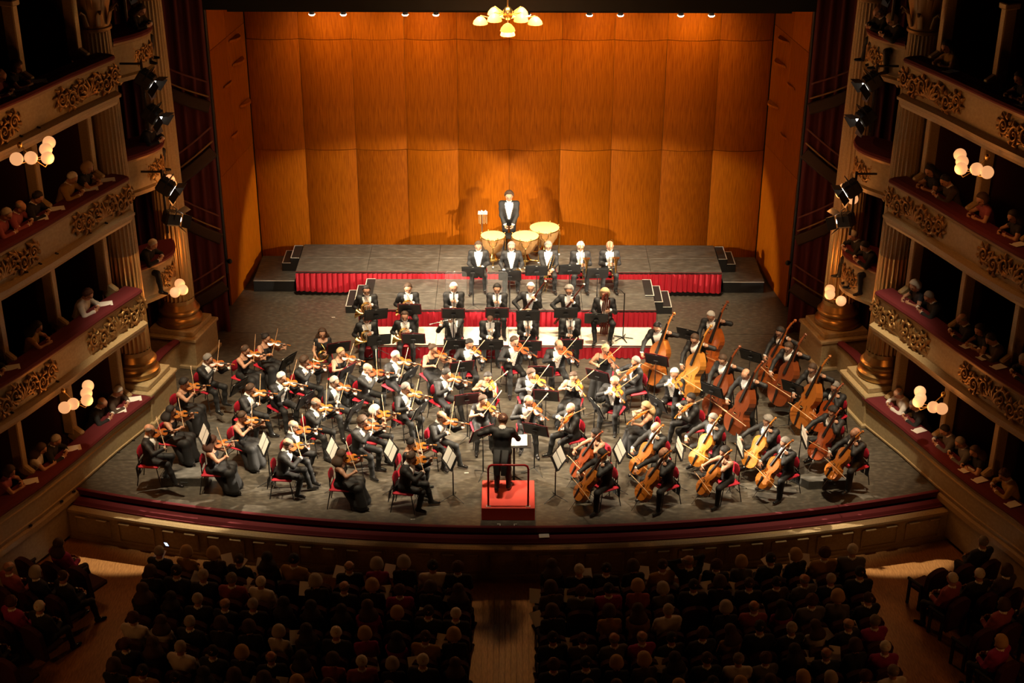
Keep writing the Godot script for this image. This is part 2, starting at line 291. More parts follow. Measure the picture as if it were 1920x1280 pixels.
# ---------------------------------------------------------------- geometry kit
class MB:
	var v := PackedVector3Array()
	var n := PackedVector3Array()
	var ix := PackedInt32Array()
	func tri(a: int, b: int, c: int) -> void:
		ix.append(a); ix.append(c); ix.append(b)
	func quad(a: Vector3, b: Vector3, c: Vector3, d: Vector3) -> void:
		var nn := (b - a).cross(d - a)
		if nn.length_squared() < 1e-14:
			nn = (c - b).cross(d - b)
		nn = nn.normalized()
		var k := v.size()
		v.append(a); v.append(b); v.append(c); v.append(d)
		for i in 4: n.append(nn)
		tri(k, k + 1, k + 2); tri(k, k + 2, k + 3)
	func box(c: Vector3, s: Vector3, b := Basis.IDENTITY, ch := 0.0) -> void:
		var h := s * 0.5
		var e := minf(ch, minf(h.x, minf(h.y, h.z)) * 0.9)
		for ax in 3:
			var u := (ax + 1) % 3
			var w := (ax + 2) % 3
			for sg: float in [-1.0, 1.0]:
				var q: Array = []
				for k in [[-1, -1], [1, -1], [1, 1], [-1, 1]]:
					var p := Vector3.ZERO
					p[ax] = sg * h[ax]
					p[u] = k[0] * (h[u] - e)
					p[w] = k[1] * (h[w] - e)
					q.append(c + b * p)
				if sg > 0: quad(q[0], q[1], q[2], q[3])
				else: quad(q[3], q[2], q[1], q[0])
		if e > 0.0:
			for ax in 3:
				var u := (ax + 1) % 3
				var w := (ax + 2) % 3
				for su: float in [-1.0, 1.0]:
					for sw: float in [-1.0, 1.0]:
						var q: Array = []
						for k in [[-1.0, 0], [1.0, 0], [1.0, 1], [-1.0, 1]]:
							var p := Vector3.ZERO
							p[ax] = k[0] * (h[ax] - e)
							p[u] = su * (h[u] if k[1] == 0 else h[u] - e)
							p[w] = sw * (h[w] - e if k[1] == 0 else h[w])
							q.append(c + b * p)
						if su * sw > 0: quad(q[0], q[1], q[2], q[3])
						else: quad(q[3], q[2], q[1], q[0])
			for sx: float in [-1.0, 1.0]:
				for sy: float in [-1.0, 1.0]:
					for sz: float in [-1.0, 1.0]:
						var p1 := c + b * Vector3(sx * h.x, sy * (h.y - e), sz * (h.z - e))
						var p2 := c + b * Vector3(sx * (h.x - e), sy * h.y, sz * (h.z - e))
						var p3 := c + b * Vector3(sx * (h.x - e), sy * (h.y - e), sz * h.z)
						if sx * sy * sz > 0: quad(p1, p2, p3, p3)
						else: quad(p3, p2, p1, p1)
	func tube(pts: Array, rad: Array, sides := 8, sx := 1.0, sy := 1.0, up := Vector3.ZERO) -> void:
		var m := pts.size()
		var k0 := v.size()
		var t0: Vector3 = (pts[1] - pts[0]).normalized()
		var side := up.cross(t0) if up != Vector3.ZERO else (Vector3.UP.cross(t0) if absf(t0.y) < 0.9 else Vector3.RIGHT.cross(t0))
		side = side.normalized()
		for i in m:
			var t: Vector3
			if i == 0: t = t0
			elif i == m - 1: t = (pts[i] - pts[i - 1]).normalized()
			else: t = ((pts[i + 1] - pts[i]).normalized() + (pts[i] - pts[i - 1]).normalized()).normalized()
			side = (side - t * side.dot(t)).normalized()
			var b2 := t.cross(side)
			var r: float = rad[i] if i < rad.size() else rad[rad.size() - 1]
			for j in sides:
				var a := TAU * j / sides
				v.append(pts[i] + side * (cos(a) * r * sx) + b2 * (sin(a) * r * sy))
				n.append((side * (cos(a) * sy) + b2 * (sin(a) * sx)).normalized())
		for i in m - 1:
			for j in sides:
				var a := k0 + i * sides + j
				var b := k0 + i * sides + (j + 1) % sides
				tri(a, b, b + sides); tri(a, b + sides, a + sides)
		for e in 2:
			var i := 0 if e == 0 else m - 1
			var cn: Vector3 = -t0 if e == 0 else (pts[m - 1] - pts[m - 2]).normalized()
			var k := v.size()
			v.append(pts[i]); n.append(cn)
			for j in sides:
				v.append(v[k0 + i * sides + j]); n.append(cn)
			for j in sides:
				if e == 0: tri(k, k + 1 + (j + 1) % sides, k + 1 + j)
				else: tri(k, k + 1 + j, k + 1 + (j + 1) % sides)
	func lathe(pf: Array, seg := 20, xf := Transform3D.IDENTITY, flute := 0, fd := 0.0) -> void:
		var m := pf.size()
		var bn: Array = []
		for i in m - 1:
			var d: Vector2 = pf[i + 1] - pf[i]
			bn.append(Vector2(d.y, -d.x).normalized())
		for i in m - 1:
			var na: Vector2 = bn[i]
			var nb: Vector2 = bn[i]
			if i > 0 and bn[i - 1].dot(bn[i]) > 0.8: na = (bn[i - 1] + bn[i]).normalized()
			if i < m - 2 and bn[i + 1].dot(bn[i]) > 0.8: nb = (bn[i + 1] + bn[i]).normalized()
			var k := v.size()
			for j in seg + 1:
				var a := TAU * j / seg
				var f := 1.0
				var tn := 0.0
				if flute > 0:
					var ph := fposmod(float(j) / seg * flute, 1.0)
					var w := maxf(0.0, 1.0 - pow(absf(ph - 0.5) / 0.38, 2.0))
					f = 1.0 - fd * sqrt(w)
					if w > 0.0: tn = (ph - 0.5) * 2.2
				var rd := Vector3(cos(a), 0, -sin(a))
				var tg := Vector3(-sin(a), 0, -cos(a))
				var p0: Vector2 = pf[i]
				var p1: Vector2 = pf[i + 1]
				v.append(xf * (rd * p0.x * f + Vector3.UP * p0.y)); n.append((xf.basis * (rd * na.x + Vector3.UP * na.y - tg * tn)).normalized())
				v.append(xf * (rd * p1.x * f + Vector3.UP * p1.y)); n.append((xf.basis * (rd * nb.x + Vector3.UP * nb.y - tg * tn)).normalized())
			for j in seg:
				var a := k + j * 2
				tri(a, a + 2, a + 3); tri(a, a + 3, a + 1)
	func prism(poly: PackedVector2Array, y0: float, y1: float, xf := Transform3D.IDENTITY) -> void:
		# polygon in the x-z plane, counter-clockwise seen from above (+y) or not: it is fixed here
		var pl := poly
		var area := 0.0
		for i in pl.size():
			var q := pl[(i + 1) % pl.size()]
			area += pl[i].x * q.y - q.x * pl[i].y
		if area > 0.0: pl.reverse()
		var ti := Geometry2D.triangulate_polygon(pl)
		for e in 2:
			var k := v.size()
			var y := y1 if e == 0 else y0
			for p in pl:
				v.append(xf * Vector3(p.x, y, p.y)); n.append((xf.basis * (Vector3.UP if e == 0 else Vector3.DOWN)).normalized())
			for i in range(0, ti.size(), 3):
				var a := ti[i]; var b := ti[i + 1]; var c := ti[i + 2]
				var cr := (pl[b] - pl[a]).cross(pl[c] - pl[a])
				if (cr < 0.0) == (e == 0): tri(k + a, k + b, k + c)
				else: tri(k + a, k + c, k + b)
		for i in pl.size():
			var p := pl[i]
			var q := pl[(i + 1) % pl.size()]
			quad(xf * Vector3(p.x, y0, p.y), xf * Vector3(q.x, y0, q.y), xf * Vector3(q.x, y1, q.y), xf * Vector3(p.x, y1, p.y))
	func strip(path: Array, prof: Array, closed := false) -> void:
		# sweep a profile (Vector2: out, up) along a path of [Vector3 pos, Vector3 outward]
		var np := prof.size()
		for i in path.size() - 1:
			for j in (np if closed else np - 1):
				var a: Vector2 = prof[j]
				var b: Vector2 = prof[(j + 1) % np]
				var p: Array = path[i]
				var q: Array = path[i + 1]
				quad(p[0] + p[1] * a.x + Vector3.UP * a.y, q[0] + q[1] * a.x + Vector3.UP * a.y, q[0] + q[1] * b.x + Vector3.UP * b.y, p[0] + p[1] * b.x + Vector3.UP * b.y)
	func ball(c: Vector3, r: Vector3, seg := 12, b := Basis.IDENTITY) -> void:
		var k := v.size()
		var rows := maxi(4, seg / 2)
		for i in rows + 1:
			var t := PI * i / rows
			for j in seg + 1:
				var a := TAU * j / seg
				var d := Vector3(sin(t) * cos(a), cos(t), -sin(t) * sin(a))
				v.append(c + b * (d * r)); n.append((b * (d / r)).normalized())
		for i in rows:
			for j in seg:
				var a := k + i * (seg + 1) + j
				tri(a, a + seg + 1, a + seg + 2); tri(a, a + seg + 2, a + 1)
	func torus(c: Vector3, R: float, r: float, b := Basis.IDENTITY, seg := 20, sides := 6, a0 := 0.0, a1 := TAU) -> void:
		var pts: Array = []
		for i in seg + 1:
			var a := lerpf(a0, a1, float(i) / seg)
			pts.append(c + b * Vector3(cos(a) * R, 0, sin(a) * R))
		tube(pts, [r], sides)
	func done(mat: Material = null) -> ArrayMesh:
		var m := ArrayMesh.new()
		if v.is_empty(): return m
		var arr: Array = []
		arr.resize(Mesh.ARRAY_MAX)
		arr[Mesh.ARRAY_VERTEX] = v; arr[Mesh.ARRAY_NORMAL] = n; arr[Mesh.ARRAY_INDEX] = ix
		m.add_surface_from_arrays(Mesh.PRIMITIVE_TRIANGLES, arr)
		if mat: m.surface_set_material(0, mat)
		return m

# smooth union of tapered capsules, meshed as surface nets; quads are sorted by region
class Flesh:
	var reg_v: Array = []
	var reg_n: Array = []
	var reg_i: Array = []
	func _init() -> void:
		for i in 6:
			reg_v.append(PackedVector3Array()); reg_n.append(PackedVector3Array()); reg_i.append(PackedInt32Array())
	func add(bones: Array, cell: float, k: float, paint := {}) -> void:
		var lo := Vector3(1e9, 1e9, 1e9)
		var hi := -lo
		for b in bones:
			var r := Vector3.ONE * (maxf(b[2], b[3]) + cell * 2.0)
			lo = lo.min(b[0] - r).min(b[1] - r)
			hi = hi.max(b[0] + r).max(b[1] + r)
		var nx := int((hi.x - lo.x) / cell) + 2
		var ny := int((hi.y - lo.y) / cell) + 2
		var nz := int((hi.z - lo.z) / cell) + 2
		var sy := nx
		var sz := nx * ny
		var f := PackedFloat32Array(); f.resize(nx * ny * nz); f.fill(9.0)
		var best := PackedFloat32Array(); best.resize(f.size()); best.fill(9.0)
		var reg := PackedByteArray(); reg.resize(f.size())
		for b in bones:
			var a: Vector3 = b[0] - lo
			var e: Vector3 = b[1] - lo
			var ra: float = b[2]
			var rb: float = b[3]
			var rg: int = b[4]
			var mg := maxf(ra, rb) + cell * 1.8 + k * 0.6
			var l3 := (a.min(e) - Vector3.ONE * mg) / cell
			var h3 := (a.max(e) + Vector3.ONE * mg) / cell
			var x0 := maxi(0, int(l3.x)); var x1 := mini(nx - 1, int(h3.x) + 1)
			var y0 := maxi(0, int(l3.y)); var y1 := mini(ny - 1, int(h3.y) + 1)
			var z0 := maxi(0, int(l3.z)); var z1 := mini(nz - 1, int(h3.z) + 1)
			var ab := e - a
			var inv := 1.0 / maxf(ab.length_squared(), 1e-9)
			var dr := rb - ra
			for z in range(z0, z1 + 1):
				for y in range(y0, y1 + 1):
					var i := z * sz + y * sy + x0
					var p := Vector3(x0 * cell, y * cell, z * cell) - a
					for x in range(x0, x1 + 1):
						var t := clampf(p.dot(ab) * inv, 0.0, 1.0)
						var d := (p - ab * t).length() - ra - dr * t
						if d < best[i]:
							best[i] = d; reg[i] = rg
						var o := f[i]
						var hh := k - absf(o - d)
						if hh > 0.0: f[i] = minf(o, d) - hh * hh / (4.0 * k)
						elif d < o: f[i] = d
						i += 1
						p.x += cell
		var id := PackedInt32Array(); id.resize(f.size()); id.fill(-1)
		var vs := PackedVector3Array()
		var ns := PackedVector3Array()
		var rs := PackedByteArray()
		var lim := cell * 2.0
		var off := PackedInt32Array([0, 1, sy, sy + 1, sz, sz + 1, sz + sy, sz + sy + 1])
		var cp := PackedVector3Array()
		for c in 8: cp.append(Vector3(c & 1, (c >> 1) & 1, (c >> 2) & 1))
		var ea := PackedInt32Array([0, 2, 4, 6, 0, 1, 4, 5, 0, 1, 2, 3])
		var eb := PackedInt32Array([1, 3, 5, 7, 2, 3, 6, 7, 4, 5, 6, 7])
		for z in nz - 1:
			for y in ny - 1:
				var i := z * sz + y * sy - 1
				for x in nx - 1:
					i += 1
					var f0 := f[i]
					if f0 > lim or f0 < -lim: continue
					var mask := 0
					for c in 8:
						if f[i + off[c]] < 0.0: mask |= 1 << c
					if mask == 0 or mask == 255: continue
					var s := Vector3.ZERO
					var cnt := 0
					for q in 12:
						var A := ea[q]
						var B := eb[q]
						if ((mask >> A) & 1) != ((mask >> B) & 1):
							var fa := f[i + off[A]]
							var fb := f[i + off[B]]
							s += cp[A].lerp(cp[B], fa / (fa - fb))
							cnt += 1
					id[i] = vs.size()
					vs.append(lo + (Vector3(x, y, z) + s / cnt) * cell)
					ns.append(Vector3.ZERO)
					var bc := i
					for c in 8:
						if (mask >> c) & 1:
							bc = i + off[c]; break
					rs.append(reg[bc])
		var quads := PackedInt32Array()
		var strides := [1, sy, sz]
		for z in range(1, nz - 1):
			for y in range(1, ny - 1):
				var i := z * sz + y * sy
				for x in range(1, nx - 1):
					i += 1
					if id[i] < 0: continue
					var ins := f[i] < 0.0
					for ax in 3:
						var st: int = strides[ax]
						if (f[i + st] < 0.0) == ins: continue
						var u: int = strides[(ax + 1) % 3]
						var w: int = strides[(ax + 2) % 3]
						var q0 := id[i]; var q1 := id[i - u]; var q2 := id[i - u - w]; var q3 := id[i - w]
						if q0 < 0 or q1 < 0 or q2 < 0 or q3 < 0: continue
						if ins: quads.append_array([q0, q1, q2, q3])
						else: quads.append_array([q3, q2, q1, q0])
		for q in range(0, quads.size(), 4):
			var nn := (vs[quads[q + 2]] - vs[quads[q]]).cross(vs[quads[q + 3]] - vs[quads[q + 1]])
			for c in 4: ns[quads[q + c]] += nn
		for i in ns.size(): ns[i] = ns[i].normalized()
		var maps: Array = [{}, {}, {}, {}, {}, {}]
		for q in range(0, quads.size(), 4):
			var r := int(rs[quads[q]])
			if r == 1 and not paint.is_empty(): r = front(paint, (vs[quads[q]] + vs[quads[q + 2]]) * 0.5)
			var mp: Dictionary = maps[r]
			var vi: Array = [0, 0, 0, 0]
			for c in 4:
				var o := quads[q + c]
				if not mp.has(o):
					mp[o] = reg_v[r].size()
					reg_v[r].append(vs[o]); reg_n[r].append(ns[o])
				vi[c] = mp[o]
			reg_i[r].append_array([vi[0], vi[2], vi[1], vi[0], vi[3], vi[2]])
	func front(pa: Dictionary, p: Vector3) -> int:
		var q: Vector3 = pa.inv * (p - pa.hip)
		if pa.op == 1 and q.z > 0.055 and q.y > 0.06 and q.y < 0.53:
			if absf(q.x) < 0.024 + 0.085 * clampf((q.y - 0.06) / 0.4, 0.0, 1.0) - 0.09 * maxf(0.0, q.y - 0.43): return 2
		elif pa.op == 2:
			if q.y > (0.41 if q.z > 0 else 0.37) + 0.25 * absf(q.x) and absf(q.x) < 0.115: return 0
			if pa.bare and absf(q.x) > pa.sw - 0.035 and q.y > 0.36: return 0
		return 1
	func done(mats: Array) -> ArrayMesh:
		var m := ArrayMesh.new()
		for r in 6:
			if reg_v[r].is_empty(): continue
			var arr: Array = []
			arr.resize(Mesh.ARRAY_MAX)
			arr[Mesh.ARRAY_VERTEX] = reg_v[r]; arr[Mesh.ARRAY_NORMAL] = reg_n[r]; arr[Mesh.ARRAY_INDEX] = reg_i[r]
			m.add_surface_from_arrays(Mesh.PRIMITIVE_TRIANGLES, arr)
			m.surface_set_material(m.get_surface_count() - 1, mats[r])
			m.surface_set_name(m.get_surface_count() - 1, ["skin", "coat", "shirt", "trousers", "shoes", "eyes"][r])
		return m

# ---------------------------------------------------------------- scene kit
var used := {}
func numbered(called: String) -> String:
	var k: int = used.get(called, 0)
	used[called] = k + 1
	return called if k == 0 else "%s_%03d" % [called, k]
func meta(o: Node, label: String, category: String, group := "", kind := "") -> void:
	if label != "": o.set_meta("label", label)
	if category != "": o.set_meta("category", category)
	if group != "": o.set_meta("group", group)
	if kind != "": o.set_meta("kind", kind)
func thing(called: String, label: String, category: String, xf := Transform3D.IDENTITY, group := "", kind := "") -> Node3D:
	var o := Node3D.new()
	o.name = numbered(called)
	add_child(o)
	o.transform = xf
	meta(o, label, category, group, kind)
	return o
func part(called: String, mesh: Mesh, parent: Node, mat: Material = null, xf := Transform3D.IDENTITY) -> MeshInstance3D:
	var o := MeshInstance3D.new()
	o.name = called if parent != self else numbered(called)
	o.mesh = mesh
	if mat: o.material_override = mat
	parent.add_child(o, true)
	o.transform = xf
	return o
func solo(called: String, mesh: Mesh, mat: Material, label: String, category: String, xf := Transform3D.IDENTITY, group := "", kind := "") -> MeshInstance3D:
	var o := part(called, mesh, self, mat, xf)
	meta(o, label, category, group, kind)
	return o
func at(x: float, y: float, z: float, yaw := 0.0, s := 1.0) -> Transform3D:
	return Transform3D(Basis(Vector3.UP, yaw).scaled(Vector3.ONE * s), Vector3(x, y, z))
func frame(o: Vector3, zdir: Vector3, yhint: Vector3) -> Transform3D:
	var z := zdir.normalized()
	var y := (yhint - z * yhint.dot(z)).normalized()
	return Transform3D(Basis(y.cross(z), y, z), o)
func lin(r: float, g: float, b: float) -> Color:
	return Color(r, g, b).linear_to_srgb()
func mat(called: String, c: Color, rough := 0.6, metal := 0.0) -> StandardMaterial3D:
	var m := StandardMaterial3D.new()
	m.resource_name = called
	m.albedo_color = c
	m.roughness = rough
	m.metallic = metal
	M[called] = m
	return m
func noise_tex(sd: int, freq: float, ramp: Array, octaves := 4, size := 512) -> NoiseTexture2D:
	var fn := FastNoiseLite.new()
	fn.seed = sd
	fn.frequency = freq
	fn.fractal_octaves = octaves
	var g := Gradient.new()
	g.offsets = PackedFloat32Array()
	var offs := PackedFloat32Array()
	var cols := PackedColorArray()
	for r in ramp:
		offs.append(r[0]); cols.append(r[1])
	g.offsets = offs
	g.colors = cols
	var t := NoiseTexture2D.new()
	t.width = size; t.height = size
	t.seamless = true
	t.noise = fn
	t.color_ramp = g
	return t
func tri_mat(called: String, tex: Texture2D, scale: Vector3, rough: float, tint := Color.WHITE, world := false) -> StandardMaterial3D:
	var m := mat(called, tint, rough)
	m.albedo_texture = tex
	m.uv1_triplanar = true
	m.uv1_world_triplanar = world
	m.uv1_scale = scale
	return m
# ---------------------------------------------------------------- people
func ik(a: Vector3, c: Vector3, l1: float, l2: float, pole: Vector3) -> Vector3:
	var d := c - a
	var L := minf(d.length(), (l1 + l2) * 0.995)
	var u := d.normalized()
	var x := (l1 * l1 - l2 * l2 + L * L) / (2.0 * L)
	var h := sqrt(maxf(0.0, l1 * l1 - x * x))
	var pd := (pole - u * pole.dot(u)).normalized()
	return a + u * x + pd * h
func hand(fl: Flesh, w: Vector3, fd: Vector3, pn: Vector3, thumb: float, curl: float, cell := 0.0065) -> void:
	# w wrist, fd finger direction, pn palm normal, thumb side sign
	var f := fd.normalized()
	var p := (pn - f * pn.dot(f)).normalized()
	var s := f.cross(p) * thumb
	var bn: Array = [[w - f * 0.03, w + f * 0.015, 0.026, 0.024, 0]]
	var len := [0.068, 0.076, 0.072, 0.056]
	for k in 4:
		var off := 0.027 - 0.018 * k
		var kn := w + f * (0.088 - 0.004 * absf(k - 1)) + s * off
		bn.append([w + f * 0.015 + s * off * 0.7, kn, 0.016, 0.0125, 0])
		var q := kn
		var ang := 0.25 + curl * 0.55
		for j in 3:
			var d := f * cos(ang) + p * sin(ang)
			var l: float = len[k] * [0.46, 0.31, 0.25][j]
			bn.append([q, q + d * l, 0.0102 - 0.001 * j, 0.0092 - 0.001 * j, 0])
			q += d * l
			ang += 0.2 + curl * 0.75
	var t0 := w + f * 0.022 + s * 0.024
	var t1 := t0 + (s * 0.7 + f * 0.5 + p * 0.45).normalized() * 0.038
	var t2 := t1 + (s * 0.25 + f * 0.8 + p * (0.4 + curl * 0.5)).normalized() * 0.034
	bn.append([t0, t1, 0.015, 0.0115, 0]); bn.append([t1, t2, 0.0115, 0.0085, 0])
	fl.add(bn, cell, 0.006)

var HEADCELL := 0.0085
# builds one pose; returns {mesh, head: Transform3D, items: [[kind, Transform3D]...]}
func person_mesh(c: Dictionary) -> Dictionary:
	var fl := Flesh.new()
	var fem: bool = c.get("fem", false)
	var sit: bool = c.get("sit", true)
	var sleeves: int = c.get("sleeves", 2)      # 2 long, 1 short, 0 none
	var hy: float = c.get("hy", 0.565 if sit else 0.95)
	var hip := Vector3(0, hy, c.get("hz", 0.0))
	var tb := Basis(Vector3.UP, c.get("twist", 0.0)) * Basis(Vector3.RIGHT, c.get("lean", 0.08)) * Basis(Vector3.BACK, c.get("roll", 0.0))
	var fat: float = c.get("fat", 1.0)
	var sw := 0.158 if fem else 0.192
	var tw := 0.88 if fem else 1.1
	var TX := Transform3D(tb, hip)
	var nb: Vector3 = TX * Vector3(0, 0.50, -0.015)
	var shl: Vector3 = TX * Vector3(sw, 0.445, -0.01)
	var shr: Vector3 = TX * Vector3(-sw, 0.445, -0.01)
	var b: Array = []
	b.append([TX * Vector3(-0.085, 0.0, -0.02), TX * Vector3(0.085, 0.0, -0.02), 0.125 * fat, 0.125 * fat, 3])
	for s: float in [-1.0, 1.0]:
		b.append([TX * Vector3(s * 0.062, 0.08, 0.0), TX * Vector3(s * 0.07, 0.34, 0.005), 0.108 * tw * fat, 0.122 * tw, 1])
	b.append([TX * Vector3(-0.075, 0.37, 0.0), TX * Vector3(0.075, 0.37, 0.0), 0.122 * tw, 0.122 * tw, 1])
	if fem:
		for s: float in [-1.0, 1.0]: b.append([TX * Vector3(s * 0.065, 0.31, 0.085), TX * Vector3(s * 0.065, 0.33, 0.06), 0.055, 0.06, 1])
	b.append([shl, shr, 0.068 * tw, 0.068 * tw, 1])
	b.append([TX * Vector3(0, 0.42, -0.02), nb, 0.10 * tw, 0.06, 1])
	b.append([nb, nb + tb * Vector3(0, 0.05, 0.005), 0.058 * tw, 0.054 * tw, 2 if sleeves == 2 and not fem else 0])
	# arms
	for s in 2:
		var sh := shl if s == 0 else shr
		var w: Vector3 = c["lh"] if s == 0 else c["rh"]
		var pole: Vector3 = c.get("lp" if s == 0 else "rp", Vector3(0.4 if s == 0 else -0.4, -1, -0.1))
		var sc := 0.92 if fem else 1.0
		var dd := w - sh
		if dd.length() > 0.55 * sc: w = sh + dd.normalized() * 0.55 * sc
		var el := ik(sh, w, 0.295 * sc, 0.265 * sc, pole)
		var ur := 0 if sleeves == 0 else 1
		b.append([sh, sh.lerp(el, 0.45), 0.062 * tw, 0.056 * tw, ur])
		b.append([sh.lerp(el, 0.45), el, 0.055 * tw, 0.046 * tw, 1 if sleeves == 2 else 0])
		var fr := 1 if sleeves == 2 else 0
		b.append([el, w.lerp(el, 0.16), (0.048 if sleeves == 2 else 0.04) * tw, (0.04 if sleeves == 2 else 0.03) * tw, fr])
		b.append([w.lerp(el, 0.16), w.lerp(el, 0.04), (0.036 if sleeves == 2 else 0.029) * tw, (0.034 if sleeves == 2 else 0.027) * tw, 2 if sleeves == 2 and not fem else 0])
		var fd: Vector3 = c.get("lfd" if s == 0 else "rfd", (w - el))
		var pn: Vector3 = c.get("lpn" if s == 0 else "rpn", Vector3.DOWN)
		hand(fl, w, fd, pn, c.get("lth" if s == 0 else "rth", 1.0), c.get("lcurl" if s == 0 else "rcurl", 0.7), c.get("handcell", 0.0065))
	# legs
	var dress: bool = c.get("dress", false)
	for s in 2:
		var sg := 1.0 if s == 0 else -1.0
		var hj := hip + Vector3(sg * 0.095, -0.015, 0.0)
		var kn: Vector3 = c["lk"] if s == 0 else c["rk"]
		var an: Vector3 = c["la"] if s == 0 else c["ra"]
		var toe: Vector3 = c.get("lt" if s == 0 else "rt", an + Vector3(sg * 0.04, -0.045, 0.15))
		if dress:
			b.append([hj, kn, 0.115, 0.105, 3])
			b.append([kn, Vector3(an.x * 1.1, 0.12, an.z + 0.02), 0.10, 0.12, 3])
			b.append([hip.lerp(kn, 0.5), Vector3(0, kn.y - 0.02, kn.z), 0.11, 0.11, 3])
			b.append([Vector3(0, kn.y, kn.z), Vector3(0, 0.13, an.z + 0.06), 0.10, 0.13, 3])
			b.append([hip + Vector3(sg * 0.1, -0.08, 0.1), Vector3(sg * 0.17, 0.12, an.z - 0.1), 0.09, 0.12, 3])
		else:
			b.append([hj, kn, 0.094, 0.066, 3])
			b.append([kn, kn.lerp(an, 0.45), 0.064, 0.060, 3])
			b.append([kn.lerp(an, 0.45), an, 0.060, 0.050, 3])
		b.append([an + Vector3(0, -0.035, -0.03), toe, 0.044, 0.034, 4])
	if c.get("tails", false):
		for s: float in [-1.0, 1.0]:
			b.append([TX * Vector3(s * 0.08, -0.02, -0.10), TX * Vector3(s * 0.075, -0.14, -0.15), 0.06, 0.05, 1])
	var op: int = c.get("open", 0)               # 0 closed dark, 1 white shirt front, 2 neckline
	var inv := tb.inverse()
	var paint := {"op": op, "inv": inv, "hip": hip, "bare": sleeves == 0, "sw": sw}
	fl.add(b, c.get("cell", 0.0125), 0.035, paint)
	# head
	var hb := tb * Basis(Vector3.UP, c.get("hyaw", 0.0)) * Basis(Vector3.RIGHT, c.get("hpitch", 0.1)) * Basis(Vector3.BACK, c.get("hroll", 0.0))
	var hc := nb + tb * Vector3(0, 0.075, 0.01) + hb * Vector3(0, 0.085, 0.022)
	var hx := Transform3D(hb, hc)
	var hl: Array = []
	hl.append([hx * Vector3(0, 0.038, -0.028), hx * Vector3(0, 0.036, 0.018), 0.092, 0.080, 0])
	hl.append([hx * Vector3(0, 0.005, 0.032), hx * Vector3(0, -0.072, 0.048), 0.064, 0.036, 0])
	hl.append([hx * Vector3(-0.034, -0.04, 0.014), hx * Vector3(0.034, -0.04, 0.014), 0.046, 0.046, 0])
	hl.append([hx * Vector3(0, 0.022, 0.094), hx * Vector3(0, -0.018, 0.110), 0.010, 0.0145, 0])
	hl.append([hx * Vector3(-0.034, 0.034, 0.078), hx * Vector3(0.034, 0.034, 0.078), 0.019, 0.019, 0])
	hl.append([hx * Vector3(-0.016, -0.048, 0.084), hx * Vector3(0.016, -0.048, 0.084), 0.0105, 0.0105, 0])
	for s: float in [-1.0, 1.0]:
		hl.append([hx * Vector3(s * 0.086, 0.012, -0.012), hx * Vector3(s * 0.084, -0.026, -0.006), 0.015, 0.011, 0])
		hl.append([hx * Vector3(s * 0.030, 0.010, 0.0865), hx * Vector3(s * 0.036, 0.010, 0.0845), 0.0115, 0.0115, 5])
	hl.append([hx * Vector3(0, -0.03, -0.022), nb + tb * Vector3(0, -0.01, 0.0), 0.054 * tw, 0.060 * tw, 0])
	fl.add(hl, HEADCELL if not c.has("cell") else 0.013, 0.018)
	return {"mesh": fl.done([M.skin, M.coat, M.shirt, M.trousers, M.shoe, M.eye]), "head": hx, "neck": Transform3D(tb, nb), "hipxf": Transform3D(tb, hip), "items": c.get("items", []), "sit": sit, "fem": fem, "tails": c.get("tails", false)}

func hair_mesh(kind: String) -> ArrayMesh:
	var mb := MB.new()
	var rows := 22
	var seg := 30
	var fn := FastNoiseLite.new()
	fn.seed = 5
	fn.frequency = 9.0 if kind == "curly" else 4.0
	var ctr := Vector3(0, 0.034, -0.014)
	var pts: Array = []
	for i in rows + 1:
		var t := PI * i / rows
		for j in seg:
			var a := TAU * j / seg
			var d := Vector3(sin(t) * cos(a), cos(t), -sin(t) * sin(a))
			var th := (0.98 * smoothstep(-0.05, 0.8, d.z) - 0.36 if d.z > -0.05 else 0.42 * (d.z + 0.05) - 0.36) + 0.05 * fn.get_noise_3dv(d * 5.0)
			var m := smoothstep(th - 0.07, th + 0.07, d.y)
			var thick := 0.014
			var base := 0.0985 - 0.004 * absf(d.x)
			var r := 0.06
			match kind:
				"fringe":
					m *= 1.0 - smoothstep(0.40, 0.55, d.y + 0.25 * maxf(d.z, 0.0))
					thick = 0.008
				"curly": thick = 0.028 + 0.016 * fn.get_noise_3dv(d * 1.0)
				"bob":
					thick = 0.028
					if d.z < 0.35:
						m = smoothstep(-0.95, -0.8, d.y); thick = 0.03 + 0.028 * smoothstep(0.2, -0.7, d.y)
				"long":
					thick = 0.018
					if d.z < 0.3:
						m = maxf(m, smoothstep(0.35, 0.1, d.z)); thick = 0.018 + 0.19 * smoothstep(-0.35, -0.85, d.y) * smoothstep(0.3, -0.1, d.z)
				"bun": thick = 0.012
				_: thick = 0.010 + 0.009 * fn.get_noise_3dv(d * 2.0) + 0.008 * smoothstep(0.5, 1.0, d.y)
			if kind == "curly" and d.z > 0.2: thick *= 0.8
			r = lerpf(0.062, base + thick + 0.004 * fn.get_noise_3dv(d * 4.0), m)
			pts.append(ctr + d * r)
	for i in rows:
		for j in seg:
			var j2 := (j + 1) % seg
			var p0: Vector3 = pts[i * seg + j]; var p1: Vector3 = pts[(i + 1) * seg + j]
			var p2: Vector3 = pts[(i + 1) * seg + j2]; var p3: Vector3 = pts[i * seg + j2]
			if i == 0: mb.quad(p0, p1, p2, p2)
			else: mb.quad(p3, p0, p1, p2)
	# smooth the normals over equal places
	var acc := {}
	for i in mb.v.size():
		var k := mb.v[i].snapped(Vector3.ONE * 0.0005)
		acc[k] = acc.get(k, Vector3.ZERO) + mb.n[i]
	for i in mb.v.size(): mb.n[i] = acc[mb.v[i].snapped(Vector3.ONE * 0.0005)].normalized()
	if kind == "bun":
		mb.ball(Vector3(0, 0.075, -0.125), Vector3(0.042, 0.038, 0.036), 12)
	return mb.done()

